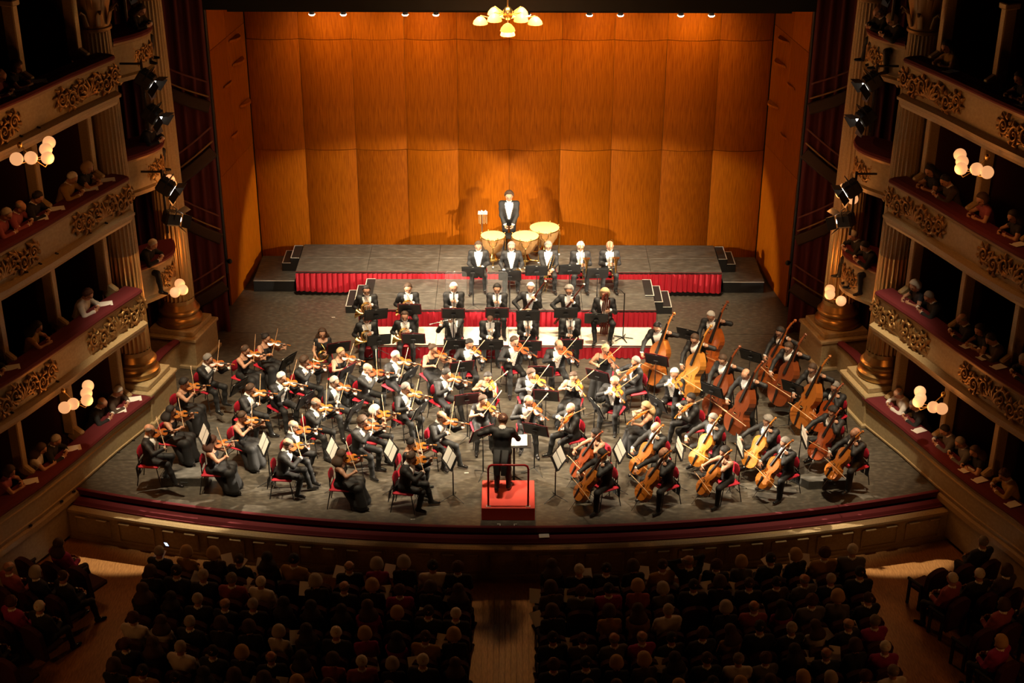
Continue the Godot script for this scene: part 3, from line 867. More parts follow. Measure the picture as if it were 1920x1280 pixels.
func glasses_mesh() -> ArrayMesh:
	var mb := MB.new()
	var b := Basis(Vector3.RIGHT, PI / 2)
	for s: float in [-1.0, 1.0]:
		mb.torus(Vector3(s * 0.034, 0.008, 0.104), 0.024, 0.0032, b, 14, 5)
		mb.tube([Vector3(s * 0.057, 0.012, 0.102), Vector3(s * 0.09, 0.012, 0.02), Vector3(s * 0.092, 0.004, -0.02)], [0.0028], 5)
	mb.tube([Vector3(-0.012, 0.014, 0.108), Vector3(0.012, 0.014, 0.108)], [0.003], 5)
	return mb.done()

func bowtie_mesh() -> ArrayMesh:
	var mb := MB.new()
	mb.box(Vector3(0, 0, 0), Vector3(0.02, 0.022, 0.016), Basis.IDENTITY, 0.004)
	for s: float in [-1.0, 1.0]:
		mb.tube([Vector3(s * 0.006, 0, 0), Vector3(s * 0.045, 0, -0.006)], [0.008, 0.021], 8, 1.0, 0.35, Vector3.UP)
	return mb.done()

func tails_mesh() -> ArrayMesh:
	# two long flaps of a tailcoat over the back edge of the seat; hip space
	var mb := MB.new()
	for s: float in [-1.0, 1.0]:
		var pts: Array = []
		var ws: Array = []
		for i in 9:
			var t := i / 8.0
			pts.append(Vector3(s * (0.085 - 0.015 * t), 0.06 - 0.50 * t, -0.125 - 0.17 * minf(1.0, t * 2.2) + 0.02 * t))
			ws.append(0.085 - 0.03 * t)
		mb.tube(pts, ws, 8, 1.0, 0.14, Vector3(0, 0, 1))
	return mb.done()

# ---- the poses
const SEAT_L := {"lk": Vector3(0.17, 0.52, 0.40), "rk": Vector3(-0.16, 0.52, 0.40), "la": Vector3(0.17, 0.10, 0.36), "ra": Vector3(-0.19, 0.10, 0.46)}
func with(a: Dictionary, b: Dictionary) -> Dictionary:
	var r := a.duplicate()
	r.merge(b, true)
	return r
func pose_violin(o: Dictionary, contact: float, size: float) -> Dictionary:
	var lean: float = o.get("lean", 0.1)
	var tb := Basis(Vector3.RIGHT, lean)
	var nb := Vector3(0, 0.565, 0) + tb * Vector3(0, 0.5, -0.015)
	var v := Vector3(0.60, -0.14, 0.79).normalized()
	var tail := nb + Vector3(0.055, 0.035, 0.055)
	var vf := frame(tail, v, Vector3.UP.rotated(v, 0.62))
	var br := vf * Vector3(0, 0.052 * size, 0.195 * size)
	var bd := Vector3(0.66, 0.60, -0.46)
	bd = (bd - v * bd.dot(v)).normalized()
	var frog := br - bd * contact
	var fy := vf.basis.y
	var bowx := frame(frog, bd, fy)
	var lw := tail + v * (0.455 * size) + Vector3(0.01, -0.055, 0.0) - vf.basis.x * 0.03
	var rw := frog - bd * 0.035 + Vector3(-0.05, 0.055, -0.005)
	return with(with(SEAT_L, o), {"lean": lean, "lh": lw, "rh": rw, "lp": Vector3(0.15, -1, -0.15), "rp": Vector3(-1.0, -0.55, -0.15),
		"lfd": (Vector3.UP * 0.9 - v * 0.15 + vf.basis.x * 0.25), "lpn": -vf.basis.x, "lcurl": 0.75, "lth": -1.0,
		"rfd": (frog - rw), "rpn": Vector3(0.1, -0.8, -0.5), "rcurl": 0.7, "rth": 1.0,
		"hyaw": 0.45, "hpitch": 0.28, "hroll": -0.12, "items": [["violin", vf.scaled_local(Vector3.ONE * size)], ["bow", bowx]]})
func pose_cello(o: Dictionary, contact: float) -> Dictionary:
	var base := Vector3(-0.01, 0.27, 0.60)
	var u := Vector3(0.13, 0.83, -0.50).normalized()
	var cf := frame(base, u, Vector3(-0.12, 0.45, 0.9))
	var br := cf * Vector3(0, 0.215, 0.30)
	var bd := Vector3(0.95, -0.22, 0.12)
	bd = (bd - u * bd.dot(u)).normalized()
	var frog := br - bd * contact
	var bowx := frame(frog, bd, cf.basis.y)
	var lw := cf * Vector3(0.05, 0.02, 0.90)
	var rw := frog - bd * 0.04 + Vector3(0, 0.06, -0.05)
	return with({"lk": Vector3(0.29, 0.53, 0.36), "rk": Vector3(-0.29, 0.53, 0.36), "la": Vector3(0.27, 0.10, 0.36), "ra": Vector3(-0.27, 0.10, 0.34)}, with(o, {"lh": lw, "rh": rw, "lean": 0.06,
		"lp": Vector3(0.9, -0.5, 0.1), "rp": Vector3(-1.0, -0.1, -0.2), "lfd": (-cf.basis.x * 0.8 + cf.basis.z * 0.2 + Vector3(0, 0.25, 0.3)), "lpn": -cf.basis.y, "lcurl": 0.6, "lth": -1.0,
		"rfd": frog - rw, "rpn": Vector3(0.1, -0.6, -0.7), "rcurl": 0.6, "hyaw": -0.1, "hpitch": 0.32, "items": [["cello", cf], ["cbow", bowx]]}))
func pose_bass(o: Dictionary, contact: float) -> Dictionary:
	var base := Vector3(0.0, 0.20, 0.44)
	var u := Vector3(0.20, 0.95, -0.235).normalized()
	var cf := frame(base, u, Vector3(-0.38, 0.25, 0.9))
	var br := cf * Vector3(0, 0.30, 0.42)
	var bd := Vector3(0.9, -0.35, 0.3)
	bd = (bd - u * bd.dot(u)).normalized()
	var frog := br - bd * contact
	var bowx := frame(frog, bd, cf.basis.y)
	var lw := cf * Vector3(0.06, 0.03, 1.30)
	var rw := frog - bd * 0.05 + Vector3(0, 0.06, -0.04)
	return with({"sit": false, "hy": 0.90, "hz": -0.08, "lk": Vector3(0.15, 0.50, 0.06), "rk": Vector3(-0.15, 0.50, 0.02), "la": Vector3(0.17, 0.10, -0.10), "ra": Vector3(-0.18, 0.10, -0.12)}, with(o, {"lh": lw, "rh": rw, "lean": 0.26, "roll": 0.05,
		"lp": Vector3(1.0, -0.3, -0.2), "rp": Vector3(-1.0, 0.1, -0.3), "lfd": (-cf.basis.x * 0.9 + Vector3(0, 0.3, 0.2)), "lpn": -cf.basis.y, "lcurl": 0.6, "lth": -1.0,
		"rfd": frog - rw, "rpn": Vector3(0.2, -0.3, -0.8), "rcurl": 0.7, "hyaw": -0.15, "hpitch": 0.25, "items": [["bass", cf], ["cbow", bowx]]}))
func pose_hold(o: Dictionary, lh: Vector3, rh: Vector3, items: Array, extra := {}) -> Dictionary:
	return with(with(SEAT_L, o), with({"lh": lh, "rh": rh, "lp": Vector3(0.5, -1, -0.25), "rp": Vector3(-0.5, -1, -0.25), "lpn": Vector3(-0.8, -0.2, -0.3), "rpn": Vector3(0.8, -0.2, -0.3), "lfd": Vector3(-0.5, -0.1, 0.6), "rfd": Vector3(0.5, -0.1, 0.6),
		"lth": -1.0, "rth": 1.0, "lcurl": 0.75, "rcurl": 0.75, "items": items, "hpitch": 0.18, "lean": 0.06}, extra))

var POSE := {}
func build_poses() -> void:
	var man := {"open": 1, "tails": true}
	var lady := {"fem": true, "sleeves": 0, "open": 2, "dress": true}
	var tee := {"fem": true, "sleeves": 1, "open": 2, "dress": false}
	POSE["vm0"] = person_mesh(pose_violin(man, 0.16, 1.0))
	POSE["vm1"] = person_mesh(pose_violin(with(man, {"lean": 0.16, "la": Vector3(0.2, 0.1, 0.5), "ra": Vector3(-0.12, 0.1, 0.3)}), 0.28, 1.0))
	POSE["vm2"] = person_mesh(pose_violin(with(man, {"lean": 0.02, "ra": Vector3(-0.2, 0.1, 0.55), "la": Vector3(0.1, 0.1, 0.26)}), 0.38, 1.0))
	POSE["vf0"] = person_mesh(pose_violin(lady, 0.20, 1.0))
	POSE["vf1"] = person_mesh(pose_violin(with(lady, {"lean": 0.02}), 0.34, 1.0))
	POSE["vt0"] = person_mesh(pose_violin(tee, 0.25, 1.0))
	POSE["cm0"] = person_mesh(pose_cello(man, 0.22))
	POSE["cm1"] = person_mesh(pose_cello(man, 0.40))
	POSE["cf0"] = person_mesh(pose_cello(with(lady, {"dress": false}), 0.3))
	POSE["bm0"] = person_mesh(pose_bass({"open": 1}, 0.16))
	POSE["bm1"] = person_mesh(pose_bass({"open": 1}, 0.3))
	# winds
	var hornx := frame(Vector3(-0.03, 0.86, 0.30), Vector3(0.25, 0.25, 1.0), Vector3(0, 1, 0))
	POSE["hm0"] = person_mesh(pose_hold(man, Vector3(0.10, 0.93, 0.30), Vector3(-0.20, 0.74, 0.20), [["horn", hornx]]))
	POSE["hf0"] = person_mesh(pose_hold({"fem": true, "sleeves": 1, "open": 2}, Vector3(0.08, 0.78, 0.30), Vector3(-0.20, 0.62, 0.26), [["horn", hornx.translated(Vector3(0, -0.14, 0.02))]]))
	var flx := frame(Vector3(0.07, 1.165, 0.165), Vector3(-1.0, -0.22, 0.05), Vector3.UP)
	POSE["fl0"] = person_mesh(pose_hold(man, Vector3(-0.02, 1.10, 0.28), Vector3(-0.30, 1.02, 0.24), [["flute", flx]], {"lfd": Vector3(-0.75, 0.4, -0.1), "rfd": Vector3(0.2, 0.5, -0.5), "hyaw": -0.15, "lpn": Vector3(0, 0.2, -1), "rpn": Vector3(0, 0.3, -1)}))
	var obx := frame(Vector3(0.0, 1.155, 0.155), Vector3(0.0, -0.80, 0.60), Vector3(0, 1, 1))
	POSE["ob0"] = person_mesh(pose_hold(man, obx.origin + obx.basis.z * 0.24 + Vector3(0.06, -0.02, -0.05), obx.origin + obx.basis.z * 0.42 + Vector3(-0.06, -0.02, -0.05), [["oboe", obx]], {"lfd": Vector3(-0.7, 0.1, 0.6), "rfd": Vector3(0.7, 0.1, 0.6)}))
	POSE["cl0"] = person_mesh(pose_hold(man, obx.origin + obx.basis.z * 0.24 + Vector3(0.06, -0.02, -0.05), obx.origin + obx.basis.z * 0.42 + Vector3(-0.06, -0.02, -0.05), [["clarinet", obx]], {"lfd": Vector3(-0.7, 0.1, 0.6), "rfd": Vector3(0.7, 0.1, 0.6)}))
	var bsx := frame(Vector3(-0.30, 0.42, 0.20), Vector3(0.52, 0.80, 0.02), Vector3(0, 0, 1))
	POSE["bs0"] = person_mesh(pose_hold(man, bsx.origin + bsx.basis.z * 0.72 + Vector3(0.03, -0.05, 0.02), bsx.origin + bsx.basis.z * 0.26 + Vector3(-0.08, 0.02, 0.0), [["bassoon", bsx]], {"rp": Vector3(-1, 0.1, -0.2), "lfd": Vector3(-0.3, 0.7, 0.4), "rfd": Vector3(0.6, -0.3, 0.6)}))
	var cbx := frame(Vector3(0.02, 0.30, 0.34), Vector3(0.04, 1.0, -0.06), Vector3(0, 0, 1))
	POSE["cb0"] = person_mesh(pose_hold(with(man, {"lk": Vector3(0.24, 0.53, 0.34), "rk": Vector3(-0.24, 0.53, 0.34)}), Vector3(0.15, 0.88, 0.28), Vector3(-0.15, 0.70, 0.28), [["contrabassoon", cbx]]))
	var tpx := frame(Vector3(0.06, 0.72, 0.10), Vector3(-0.12, -0.10, 1.0), Vector3(0.3, 1, 0))
	POSE["tp0"] = person_mesh(pose_hold(man, Vector3(0.10, 0.70, 0.26), Vector3(-0.13, 0.66, 0.30), [["trumpet", tpx]], {"lfd": Vector3(-0.8, -0.3, 0.5), "rfd": Vector3(0.5, -0.5, 0.6)}))
	var tp2 := frame(Vector3(0.20, 0.70, 0.26), Vector3(0.9, 0.35, 0.35), Vector3(-0.3, 1, 0.3))
	POSE["tp1"] = person_mesh(pose_hold(man, Vector3(0.21, 0.66, 0.30), Vector3(-0.20, 0.62, 0.26), [["trumpet", tp2.translated(Vector3(-0.15, -0.02, 0.12))]], {"lfd": Vector3(-0.3, -0.3, 0.8), "rfd": Vector3(0.2, -0.6, 0.6)}))
	var tbx := frame(Vector3(0.02, 0.42, 0.36), Vector3(0.28, 0.94, 0.02), Vector3(0.1, 0, 1))
	POSE["tb0"] = person_mesh(pose_hold(man, Vector3(0.11, 0.66, 0.34), Vector3(-0.05, 0.62, 0.38), [["trombone", tbx]], {"lfd": Vector3(-0.5, -0.6, 0.4), "rfd": Vector3(0.5, -0.6, 0.4)}))
	var tb2 := frame(Vector3(0.02, 1.04, 0.34), Vector3(0.0, -1.0, 0.08), Vector3(0, 0, 1))
	POSE["tb1"] = person_mesh(pose_hold(man, Vector3(0.11, 0.78, 0.28), Vector3(-0.07, 0.80, 0.29), [["trombone", tb2]], {"lfd": Vector3(-0.9, 0.1, 0.4), "rfd": Vector3(0.9, 0.1, 0.4)}))
	var stand := {"sit": false, "open": 1, "lk": Vector3(0.10, 0.50, 0.02), "rk": Vector3(-0.10, 0.50, 0.02), "la": Vector3(0.11, 0.09, -0.02), "ra": Vector3(-0.11, 0.09, -0.02)}
	POSE["ti0"] = person_mesh(pose_hold(stand, Vector3(0.10, 0.92, 0.26), Vector3(-0.10, 0.92, 0.26), [], {"lfd": Vector3(-0.2, -1, 0.3), "rfd": Vector3(0.2, -1, 0.3), "lp": Vector3(1, -0.2, -0.4), "rp": Vector3(-1, -0.2, -0.4), "lean": 0.04, "hpitch": 0.15}))
	var batx := frame(Vector3(0.26, 1.10, 0.42), Vector3(0.45, -0.45, 0.2), Vector3.UP)
	POSE["cd0"] = person_mesh(with(pose_hold(stand, Vector3(0.34, 1.20, 0.24), Vector3(-0.16, 1.16, 0.40), [["baton", batx]], {"lp": Vector3(1, -0.1, -0.5), "rp": Vector3(-0.8, -0.8, -0.2), "lean": 0.16, "hpitch": 0.35, "lfd": Vector3(-0.3, -0.4, 0.6)}), {"ra": Vector3(-0.13, 0.09, 0.06), "rk": Vector3(-0.12, 0.5, 0.06), "la": Vector3(0.10, 0.09, -0.06), "tails": true}))
	# audience, seen from behind or leaning on a parapet
	var aud := {"cell": 0.02, "handcell": 0.009, "open": 0}
	POSE["au0"] = person_mesh(pose_hold(aud, Vector3(0.12, 0.72, 0.30), Vector3(-0.12, 0.72, 0.30), [], {"hpitch": 0.12, "lean": -0.06}))
	POSE["au1"] = person_mesh(pose_hold(with(aud, {"fem": true}), Vector3(0.05, 0.74, 0.30), Vector3(-0.10, 0.70, 0.28), [], {"hpitch": 0.25, "hyaw": 0.3, "lean": 0.02}))
	POSE["au2"] = person_mesh(pose_hold(aud, Vector3(0.10, 1.22, 0.16), Vector3(-0.10, 1.22, 0.16), [], {"hpitch": 0.1, "lean": 0.1, "lp": Vector3(1, -0.2, 0.2), "rp": Vector3(-1, -0.2, 0.2), "lfd": Vector3(-0.4, 0.6, -0.3), "rfd": Vector3(0.4, 0.6, -0.3)}))
	POSE["le0"] = person_mesh(pose_hold(aud, Vector3(0.10, 0.84, 0.46), Vector3(-0.16, 0.84, 0.46), [], {"hpitch": 0.2, "lean": 0.42, "lp": Vector3(1, -0.5, 0), "rp": Vector3(-1, -0.5, 0), "lfd": Vector3(-1, -0.05, 0.3), "rfd": Vector3(1, -0.05, 0.5)}))
	POSE["le1"] = person_mesh(pose_hold(with(aud, {"fem": true, "sleeves": 1}), Vector3(0.16, 0.84, 0.42), Vector3(-0.05, 0.84, 0.48), [], {"hpitch": 0.15, "hyaw": 0.2, "lean": 0.36, "lp": Vector3(1, -0.5, 0), "rp": Vector3(-1, -0.5, 0), "lfd": Vector3(-1, -0.05, 0.3), "rfd": Vector3(1, -0.05, 0.5)}))

var HAIR := {}
func person(pose: String, xf: Transform3D, label: String, group: String, hair: String, hcol: String, gl: bool, skin := "skin", coat := "") -> Node3D:
	var p: Dictionary = POSE[pose]
	var o := thing("person", label, "person", xf, group)
	var body := part("body", p.mesh, o)
	for i in p.mesh.get_surface_count():
		var nm: String = p.mesh.surface_get_name(i)
		if nm == "skin" and skin != "skin": body.set_surface_override_material(i, M[skin])
		if coat != "" and nm == "coat": body.set_surface_override_material(i, M[coat])
	if hair != "bald":
		if not HAIR.has(hair): HAIR[hair] = hair_mesh(hair)
		part("hair", HAIR[hair], o, M["hair_" + hcol], p.head)
	if gl: part("glasses", SH.glasses, o, M.black_plastic, p.head)
	if coat == "" and not p.fem:
		part("bow_tie", SH.bowtie, o, M.shirt, Transform3D(p.neck.basis, p.neck * Vector3(0, 0.012, 0.066)))
		if p.tails: part("coat_tails", SH.tails, o, M.coat, p.hipxf)
	return o
# ---------------------------------------------------------------- instruments and furniture
var SH := {}      # shared meshes
const OUTL := [[0.0, 0.03], [0.015, 0.12], [0.06, 0.205], [0.13, 0.265], [0.22, 0.29], [0.31, 0.277], [0.385, 0.235], [0.42, 0.228], [0.45, 0.18], [0.52, 0.156], [0.58, 0.165], [0.615, 0.195], [0.64, 0.196], [0.70, 0.218], [0.79, 0.237], [0.88, 0.218], [0.95, 0.15], [0.985, 0.08], [1.0, 0.035]]
const OUTB := [[0.0, 0.03], [0.015, 0.13], [0.06, 0.22], [0.13, 0.275], [0.22, 0.30], [0.31, 0.285], [0.385, 0.235], [0.42, 0.225], [0.45, 0.185], [0.52, 0.165], [0.58, 0.17], [0.615, 0.195], [0.64, 0.198], [0.70, 0.212], [0.78, 0.205], [0.86, 0.165], [0.93, 0.105], [0.98, 0.055], [1.0, 0.035]]
func fiddle(key: String, L: float, rib: float, total: float, outl: Array, arch: float) -> void:
	var mb := MB.new()
	var nxs := 8
	for side in 2:
		var k := mb.v.size()
		for r in outl:
			var w: float = r[1] * L
			var dome := pow(maxf(0.0, sin(PI * clampf(r[0], 0.02, 0.98))), 0.6)
			for j in nxs + 1:
				var u := -1.0 + 2.0 * j / nxs
				var h := arch * (1.0 - u * u) * dome
				var y := (rib + h) if side == 0 else -h
				mb.v.append(Vector3(u * w, y, r[0] * L))
				var nn := Vector3(2.0 * arch * u / maxf(w, 0.01) * 0.8, 1.0, 0)
				mb.n.append((nn if side == 0 else nn * Vector3(1, -1, 1)).normalized())
		for i in outl.size() - 1:
			for j in nxs:
				var a := k + i * (nxs + 1) + j
				if side == 0:
					mb.tri(a, a + nxs + 2, a + 1); mb.tri(a, a + nxs + 1, a + nxs + 2)
				else:
					mb.tri(a, a + 1, a + nxs + 2); mb.tri(a, a + nxs + 2, a + nxs + 1)
	SH[key + "_body"] = mb.done()
	mb = MB.new()
	for s: float in [-1.0, 1.0]:
		for i in outl.size() - 1:
			var a: Vector3 = Vector3(s * outl[i][1] * L * 0.985, 0, outl[i][0] * L)
			var b: Vector3 = Vector3(s * outl[i + 1][1] * L * 0.985, 0, outl[i + 1][0] * L)
			var up := Vector3.UP * rib
			if s > 0: mb.quad(a, a + up, b + up, b)
			else: mb.quad(b, b + up, a + up, a)
	mb.quad(Vector3(-0.03 * L, 0, 0), Vector3(-0.03 * L, rib, 0), Vector3(0.03 * L, rib, 0), Vector3(0.03 * L, 0, 0))
	SH[key + "_ribs"] = mb.done()
	var th := pow(L / 0.355, 0.68)
	mb = MB.new()
	mb.tube([Vector3(0, rib * 0.72, L * 0.97), Vector3(0, rib * 0.86, L * 1.05), Vector3(0, rib * 0.92, total * 0.84), Vector3(0, rib * 0.72, total * 0.92), Vector3(0, rib * 0.5, total * 0.965)], [0.016 * th, 0.0125 * th, 0.0115 * th, 0.012 * th, 0.009 * th], 8)
	SH[key + "_neck"] = mb.done()
	mb = MB.new()
	var sb := Basis(Vector3.BACK, PI / 2)
	mb.lathe([Vector2(0.001, -0.017 * th), Vector2(0.009 * th, -0.017 * th), Vector2(0.014 * th, -0.008 * th), Vector2(0.019 * th, 0.0), Vector2(0.014 * th, 0.008 * th), Vector2(0.009 * th, 0.017 * th), Vector2(0.001, 0.017 * th)], 12, Transform3D(sb, Vector3(0, rib * 0.42, total * 0.98)))
	SH[key + "_scroll"] = mb.done()
	mb = MB.new()
	for k in 4:
		var z := total * (0.875 + 0.025 * k)
		var s := 1.0 if k % 2 == 0 else -1.0
		mb.tube([Vector3(-s * 0.012 * th, rib * 0.66, z), Vector3(s * 0.022 * th, rib * 0.66, z), Vector3(s * 0.034 * th, rib * 0.66, z)], [0.0035 * th, 0.0035 * th, 0.007 * th], 6, 1.0, 0.7)
	SH[key + "_pegs"] = mb.done()
	mb = MB.new()
	var fb0 := L * 0.70
	mb.tube([Vector3(0, rib + arch + 0.014 * th, fb0), Vector3(0, rib * 0.95 + 0.012 * th, total * 0.84)], [0.021 * th, 0.012 * th], 8, 1.0, 0.34, Vector3.UP)
	SH[key + "_fingerboard"] = mb.done()
	mb = MB.new()
	mb.tube([Vector3(0, rib + arch * 0.6 + 0.006 * th, L * 0.02), Vector3(0, rib + arch + 0.014 * th, L * 0.33)], [0.010 * th, 0.020 * th], 8, 1.0, 0.35, Vector3.UP)
	SH[key + "_tailpiece"] = mb.done()
	mb = MB.new()
	mb.prism(PackedVector2Array([Vector2(-0.021, 0), Vector2(-0.019, 0.018), Vector2(-0.012, 0.029), Vector2(0.012, 0.029), Vector2(0.019, 0.018), Vector2(0.021, 0), Vector2(0.008, 0.004), Vector2(-0.008, 0.004)]), -0.0025, 0.0025, Transform3D(Basis(Vector3(1, 0, 0), Vector3(0, 0, 1), Vector3(0, 1, 0)).scaled(Vector3.ONE * th), Vector3(0, rib + arch - 0.002, L * 0.45)))
	SH[key + "_bridge"] = mb.done()
	for s: float in [-1.0, 1.0]:
		mb = MB.new()
		var yy := rib + arch * 0.62 + 0.002
		mb.tube([Vector3(s * 0.068 * L * 1.25, yy + arch * 0.12, L * 0.52), Vector3(s * 0.10 * L, yy, L * 0.50), Vector3(s * 0.105 * L, yy, L * 0.44), Vector3(s * 0.13 * L, yy - arch * 0.1, L * 0.38), Vector3(s * 0.155 * L, yy - arch * 0.15, L * 0.36)], [0.0035 * th, 0.0022 * th, 0.003 * th, 0.0022 * th, 0.0035 * th], 6)
		SH[key + ("_fl" if s < 0 else "_fr")] = mb.done()
	if L > 0.6:
		mb = MB.new()
		mb.tube([Vector3(0, rib * 0.5, 0.0), Vector3(0, rib * 0.5, -0.30 if L < 0.9 else -0.16)], [0.006, 0.005], 6)
		SH[key + "_endpin"] = mb.done()
	else:
		mb = MB.new()
		mb.ball(Vector3(0.05 * th, rib + 0.012, 0.045 * th), Vector3(0.035 * th, 0.010, 0.026 * th), 10)
		SH[key + "_chin"] = mb.done()
func add_fiddle(key: String, called: String, xf: Transform3D, wood: String, label: String, group: String) -> void:
	var o := thing(called, label, called.replace("_", " "), xf, group)
	part("body", SH[key + "_body"], o, M[wood])
	part("ribs", SH[key + "_ribs"], o, M[wood])
	var nk := part("neck", SH[key + "_neck"], o, M[wood])
	part("scroll", SH[key + "_scroll"], nk, M[wood])
	part("peg_set", SH[key + "_pegs"], nk, M.ebony)
	part("fingerboard", SH[key + "_fingerboard"], o, M.ebony)
	part("tailpiece", SH[key + "_tailpiece"], o, M.ebony)
	part("bridge", SH[key + "_bridge"], o, M.maple)
	part("sound_hole", SH[key + "_fl"], o, M.ebony)
	part("sound_hole", SH[key + "_fr"], o, M.ebony)
	if SH.has(key + "_endpin"): part("endpin", SH[key + "_endpin"], o, M.steel)
	if SH.has(key + "_chin"): part("chin_rest", SH[key + "_chin"], o, M.ebony)
func add_bow(xf: Transform3D, label: String, group: String, big := false) -> void:
	var o := thing("string_instrument_bow", label, "bow", xf, group)
	part("stick", SH.bow_stick, o, M.pernambuco)
	part("bow_hair", SH.bow_hair, o, M.bow_hair)
	part("frog", SH.bow_frog, o, M.ebony)

func build_shared() -> void:
	fiddle("violin", 0.355, 0.034, 0.59, OUTL, 0.015)
	fiddle("cello", 0.755, 0.125, 1.24, OUTL, 0.028)
	fiddle("bass", 1.12, 0.20, 1.84, OUTB, 0.04)
	SH.glasses = glasses_mesh(); SH.bowtie = bowtie_mesh(); SH.tails = tails_mesh()
	var mb := MB.new()
	var pts: Array = []
	for i in 9:
		var t := i / 8.0
		pts.append(Vector3(0, 0.020 - 0.016 * sin(PI * t) + (0.006 if i == 8 else 0.0), -0.03 + 0.76 * t))
	mb.tube(pts, [0.0058, 0.0056, 0.0054, 0.0052, 0.005, 0.0047, 0.0044, 0.0041, 0.0052], 6)
	SH.bow_stick = mb.done()
	mb = MB.new()
	mb.box(Vector3(0, 0.0, 0.37), Vector3(0.010, 0.0022, 0.70))
	mb.box(Vector3(0, 0.011, 0.727), Vector3(0.009, 0.024, 0.012))
	SH.bow_hair = mb.done()
	mb = MB.new()
	mb.box(Vector3(0, 0.010, 0.0), Vector3(0.013, 0.022, 0.05), Basis.IDENTITY, 0.003)
	SH.bow_frog = mb.done()
	# chair
	mb = MB.new(); mb.box(Vector3(0, 0.455, 0.0), Vector3(0.45, 0.055, 0.43), Basis.IDENTITY, 0.022); SH.ch_seat = mb.done()
	mb = MB.new()
	# one curved padded shell with rounded corners
	for f in 2:
		var k := mb.v.size()
		for i in 13:
			var u := i / 6.0 - 1.0
			var a := u * 0.44
			var hh := 0.120 * sqrt(maxf(0.05, 1.0 - pow(absf(u), 5.0)))
			for j in 7:
				var t := j / 3.0 - 1.0
				var y := 0.70 + hh * t
				var th := 0.022 * sqrt(maxf(0.0, 1.0 - pow(absf(t), 4.0))) * sqrt(maxf(0.0, 1.0 - pow(absf(u), 6.0)))
				var dn := Vector3(-sin(a), 0, cos(a)) * (1.0 if f == 0 else -1.0)
				mb.v.append(Vector3(sin(a) * 0.42, y, -0.215 + (1 - cos(a)) * 0.42 - (y - 0.62) * 0.12) + dn * th)
				mb.n.append((dn + Vector3(0, 0.5 * t * t * t, 0)).normalized())
		for i in 12:
			for j in 6:
				var q := k + i * 7 + j
				if f == 0:
					mb.tri(q, q + 7, q + 8); mb.tri(q, q + 8, q + 1)
				else:
					mb.tri(q, q + 8, q + 7); mb.tri(q, q + 1, q + 8)
	SH.ch_back = mb.done()
	for k in 4:
		var sx := -1.0 if k % 2 == 0 else 1.0
		mb = MB.new()
		if k < 2: mb.tube([Vector3(sx * 0.19, 0.43, 0.17), Vector3(sx * 0.22, 0.0, 0.24)], [0.011], 6)
		else: mb.tube([Vector3(sx * 0.165, 0.74, -0.205), Vector3(sx * 0.185, 0.45, -0.19), Vector3(sx * 0.22, 0.0, -0.27)], [0.011], 6)
		SH["ch_leg%d" % k] = mb.done()
	mb = MB.new(); mb.tube([Vector3(-0.20, 0.20, 0.208), Vector3(0.20, 0.20, 0.208)], [0.008], 6); SH.ch_bar = mb.done()
	mb = MB.new(); mb.tube([Vector3(-0.20, 0.22, -0.235), Vector3(0.20, 0.22, -0.235)], [0.008], 6); SH.ch_bar2 = mb.done()
	# high stool for the basses
	mb = MB.new(); mb.lathe([Vector2(0.001, 0.70), Vector2(0.17, 0.70), Vector2(0.18, 0.72), Vector2(0.17, 0.755), Vector2(0.001, 0.765)], 18); SH.st_seat = mb.done()
	for k in 4:
		var a := PI / 4 + k * PI / 2
		mb = MB.new(); mb.tube([Vector3(cos(a) * 0.13, 0.70, sin(a) * 0.13), Vector3(cos(a) * 0.22, 0.0, sin(a) * 0.22)], [0.013], 6); SH["st_leg%d" % k] = mb.done()
	mb = MB.new(); mb.torus(Vector3(0, 0.25, 0), 0.185, 0.009, Basis.IDENTITY, 16, 5); SH.st_ring = mb.done()
	# music stand; the desk looks towards local +z, the reader is there
	var db := Basis(Vector3.RIGHT, -0.42)
	mb = MB.new(); mb.box(Vector3(0, 1.02, 0.0), Vector3(0.52, 0.34, 0.008), db, 0.003)
	for s: float in [-1.0, 1.0]: mb.box(Vector3(s * 0.256, 1.02, 0.008), Vector3(0.008, 0.34, 0.02), db)
	SH.ms_desk = mb.done()
	mb = MB.new(); mb.box(Vector3(0, 0.872, 0.098), Vector3(0.52, 0.008, 0.055), db); SH.ms_ledge = mb.done()
	mb = MB.new(); mb.tube([Vector3(0, 0.10, -0.045), Vector3(0, 0.66, -0.045)], [0.0145, 0.0145], 8); mb.tube([Vector3(0, 0.66, -0.045), Vector3(0, 0.98, -0.035)], [0.010, 0.010], 8); SH.ms_pole = mb.done()
	mb = MB.new(); mb.box(Vector3(0, 0.99, -0.026), Vector3(0.11, 0.075, 0.03), db, 0.008); SH.ms_bracket = mb.done()
	for k in 3:
		var a := PI / 2 + k * TAU / 3
		mb = MB.new(); mb.tube([Vector3(0, 0.12, -0.045), Vector3(cos(a) * 0.12, 0.075, -0.045 + sin(a) * 0.12), Vector3(cos(a) * 0.29, 0.008, -0.045 + sin(a) * 0.29)], [0.011, 0.010, 0.008], 6, 1.0, 0.7); SH["ms_leg%d" % k] = mb.done()
	mb = MB.new()
	for s: float in [-1.0, 1.0]: mb.box(Vector3(s * 0.145, 1.03, 0.016) , Vector3(0.29, 0.37, 0.004), db * Basis(Vector3.UP, s * 0.05))
	SH.mu_cover = mb.done()
	mb = MB.new()
	for s: float in [-1.0, 1.0]: mb.box(Vector3(s * 0.116, 1.035, 0.025) , Vector3(0.236, 0.31, 0.005), db * Basis(Vector3.UP, s * -0.04))
	SH.mu_pages = mb.done()
	# woodwind and brass; local +z runs along the instrument
	mb = MB.new(); mb.tube([Vector3.ZERO, Vector3(0, 0, 0.67)], [0.0105], 10); SH.fl_tube = mb.done()
	mb = MB.new()
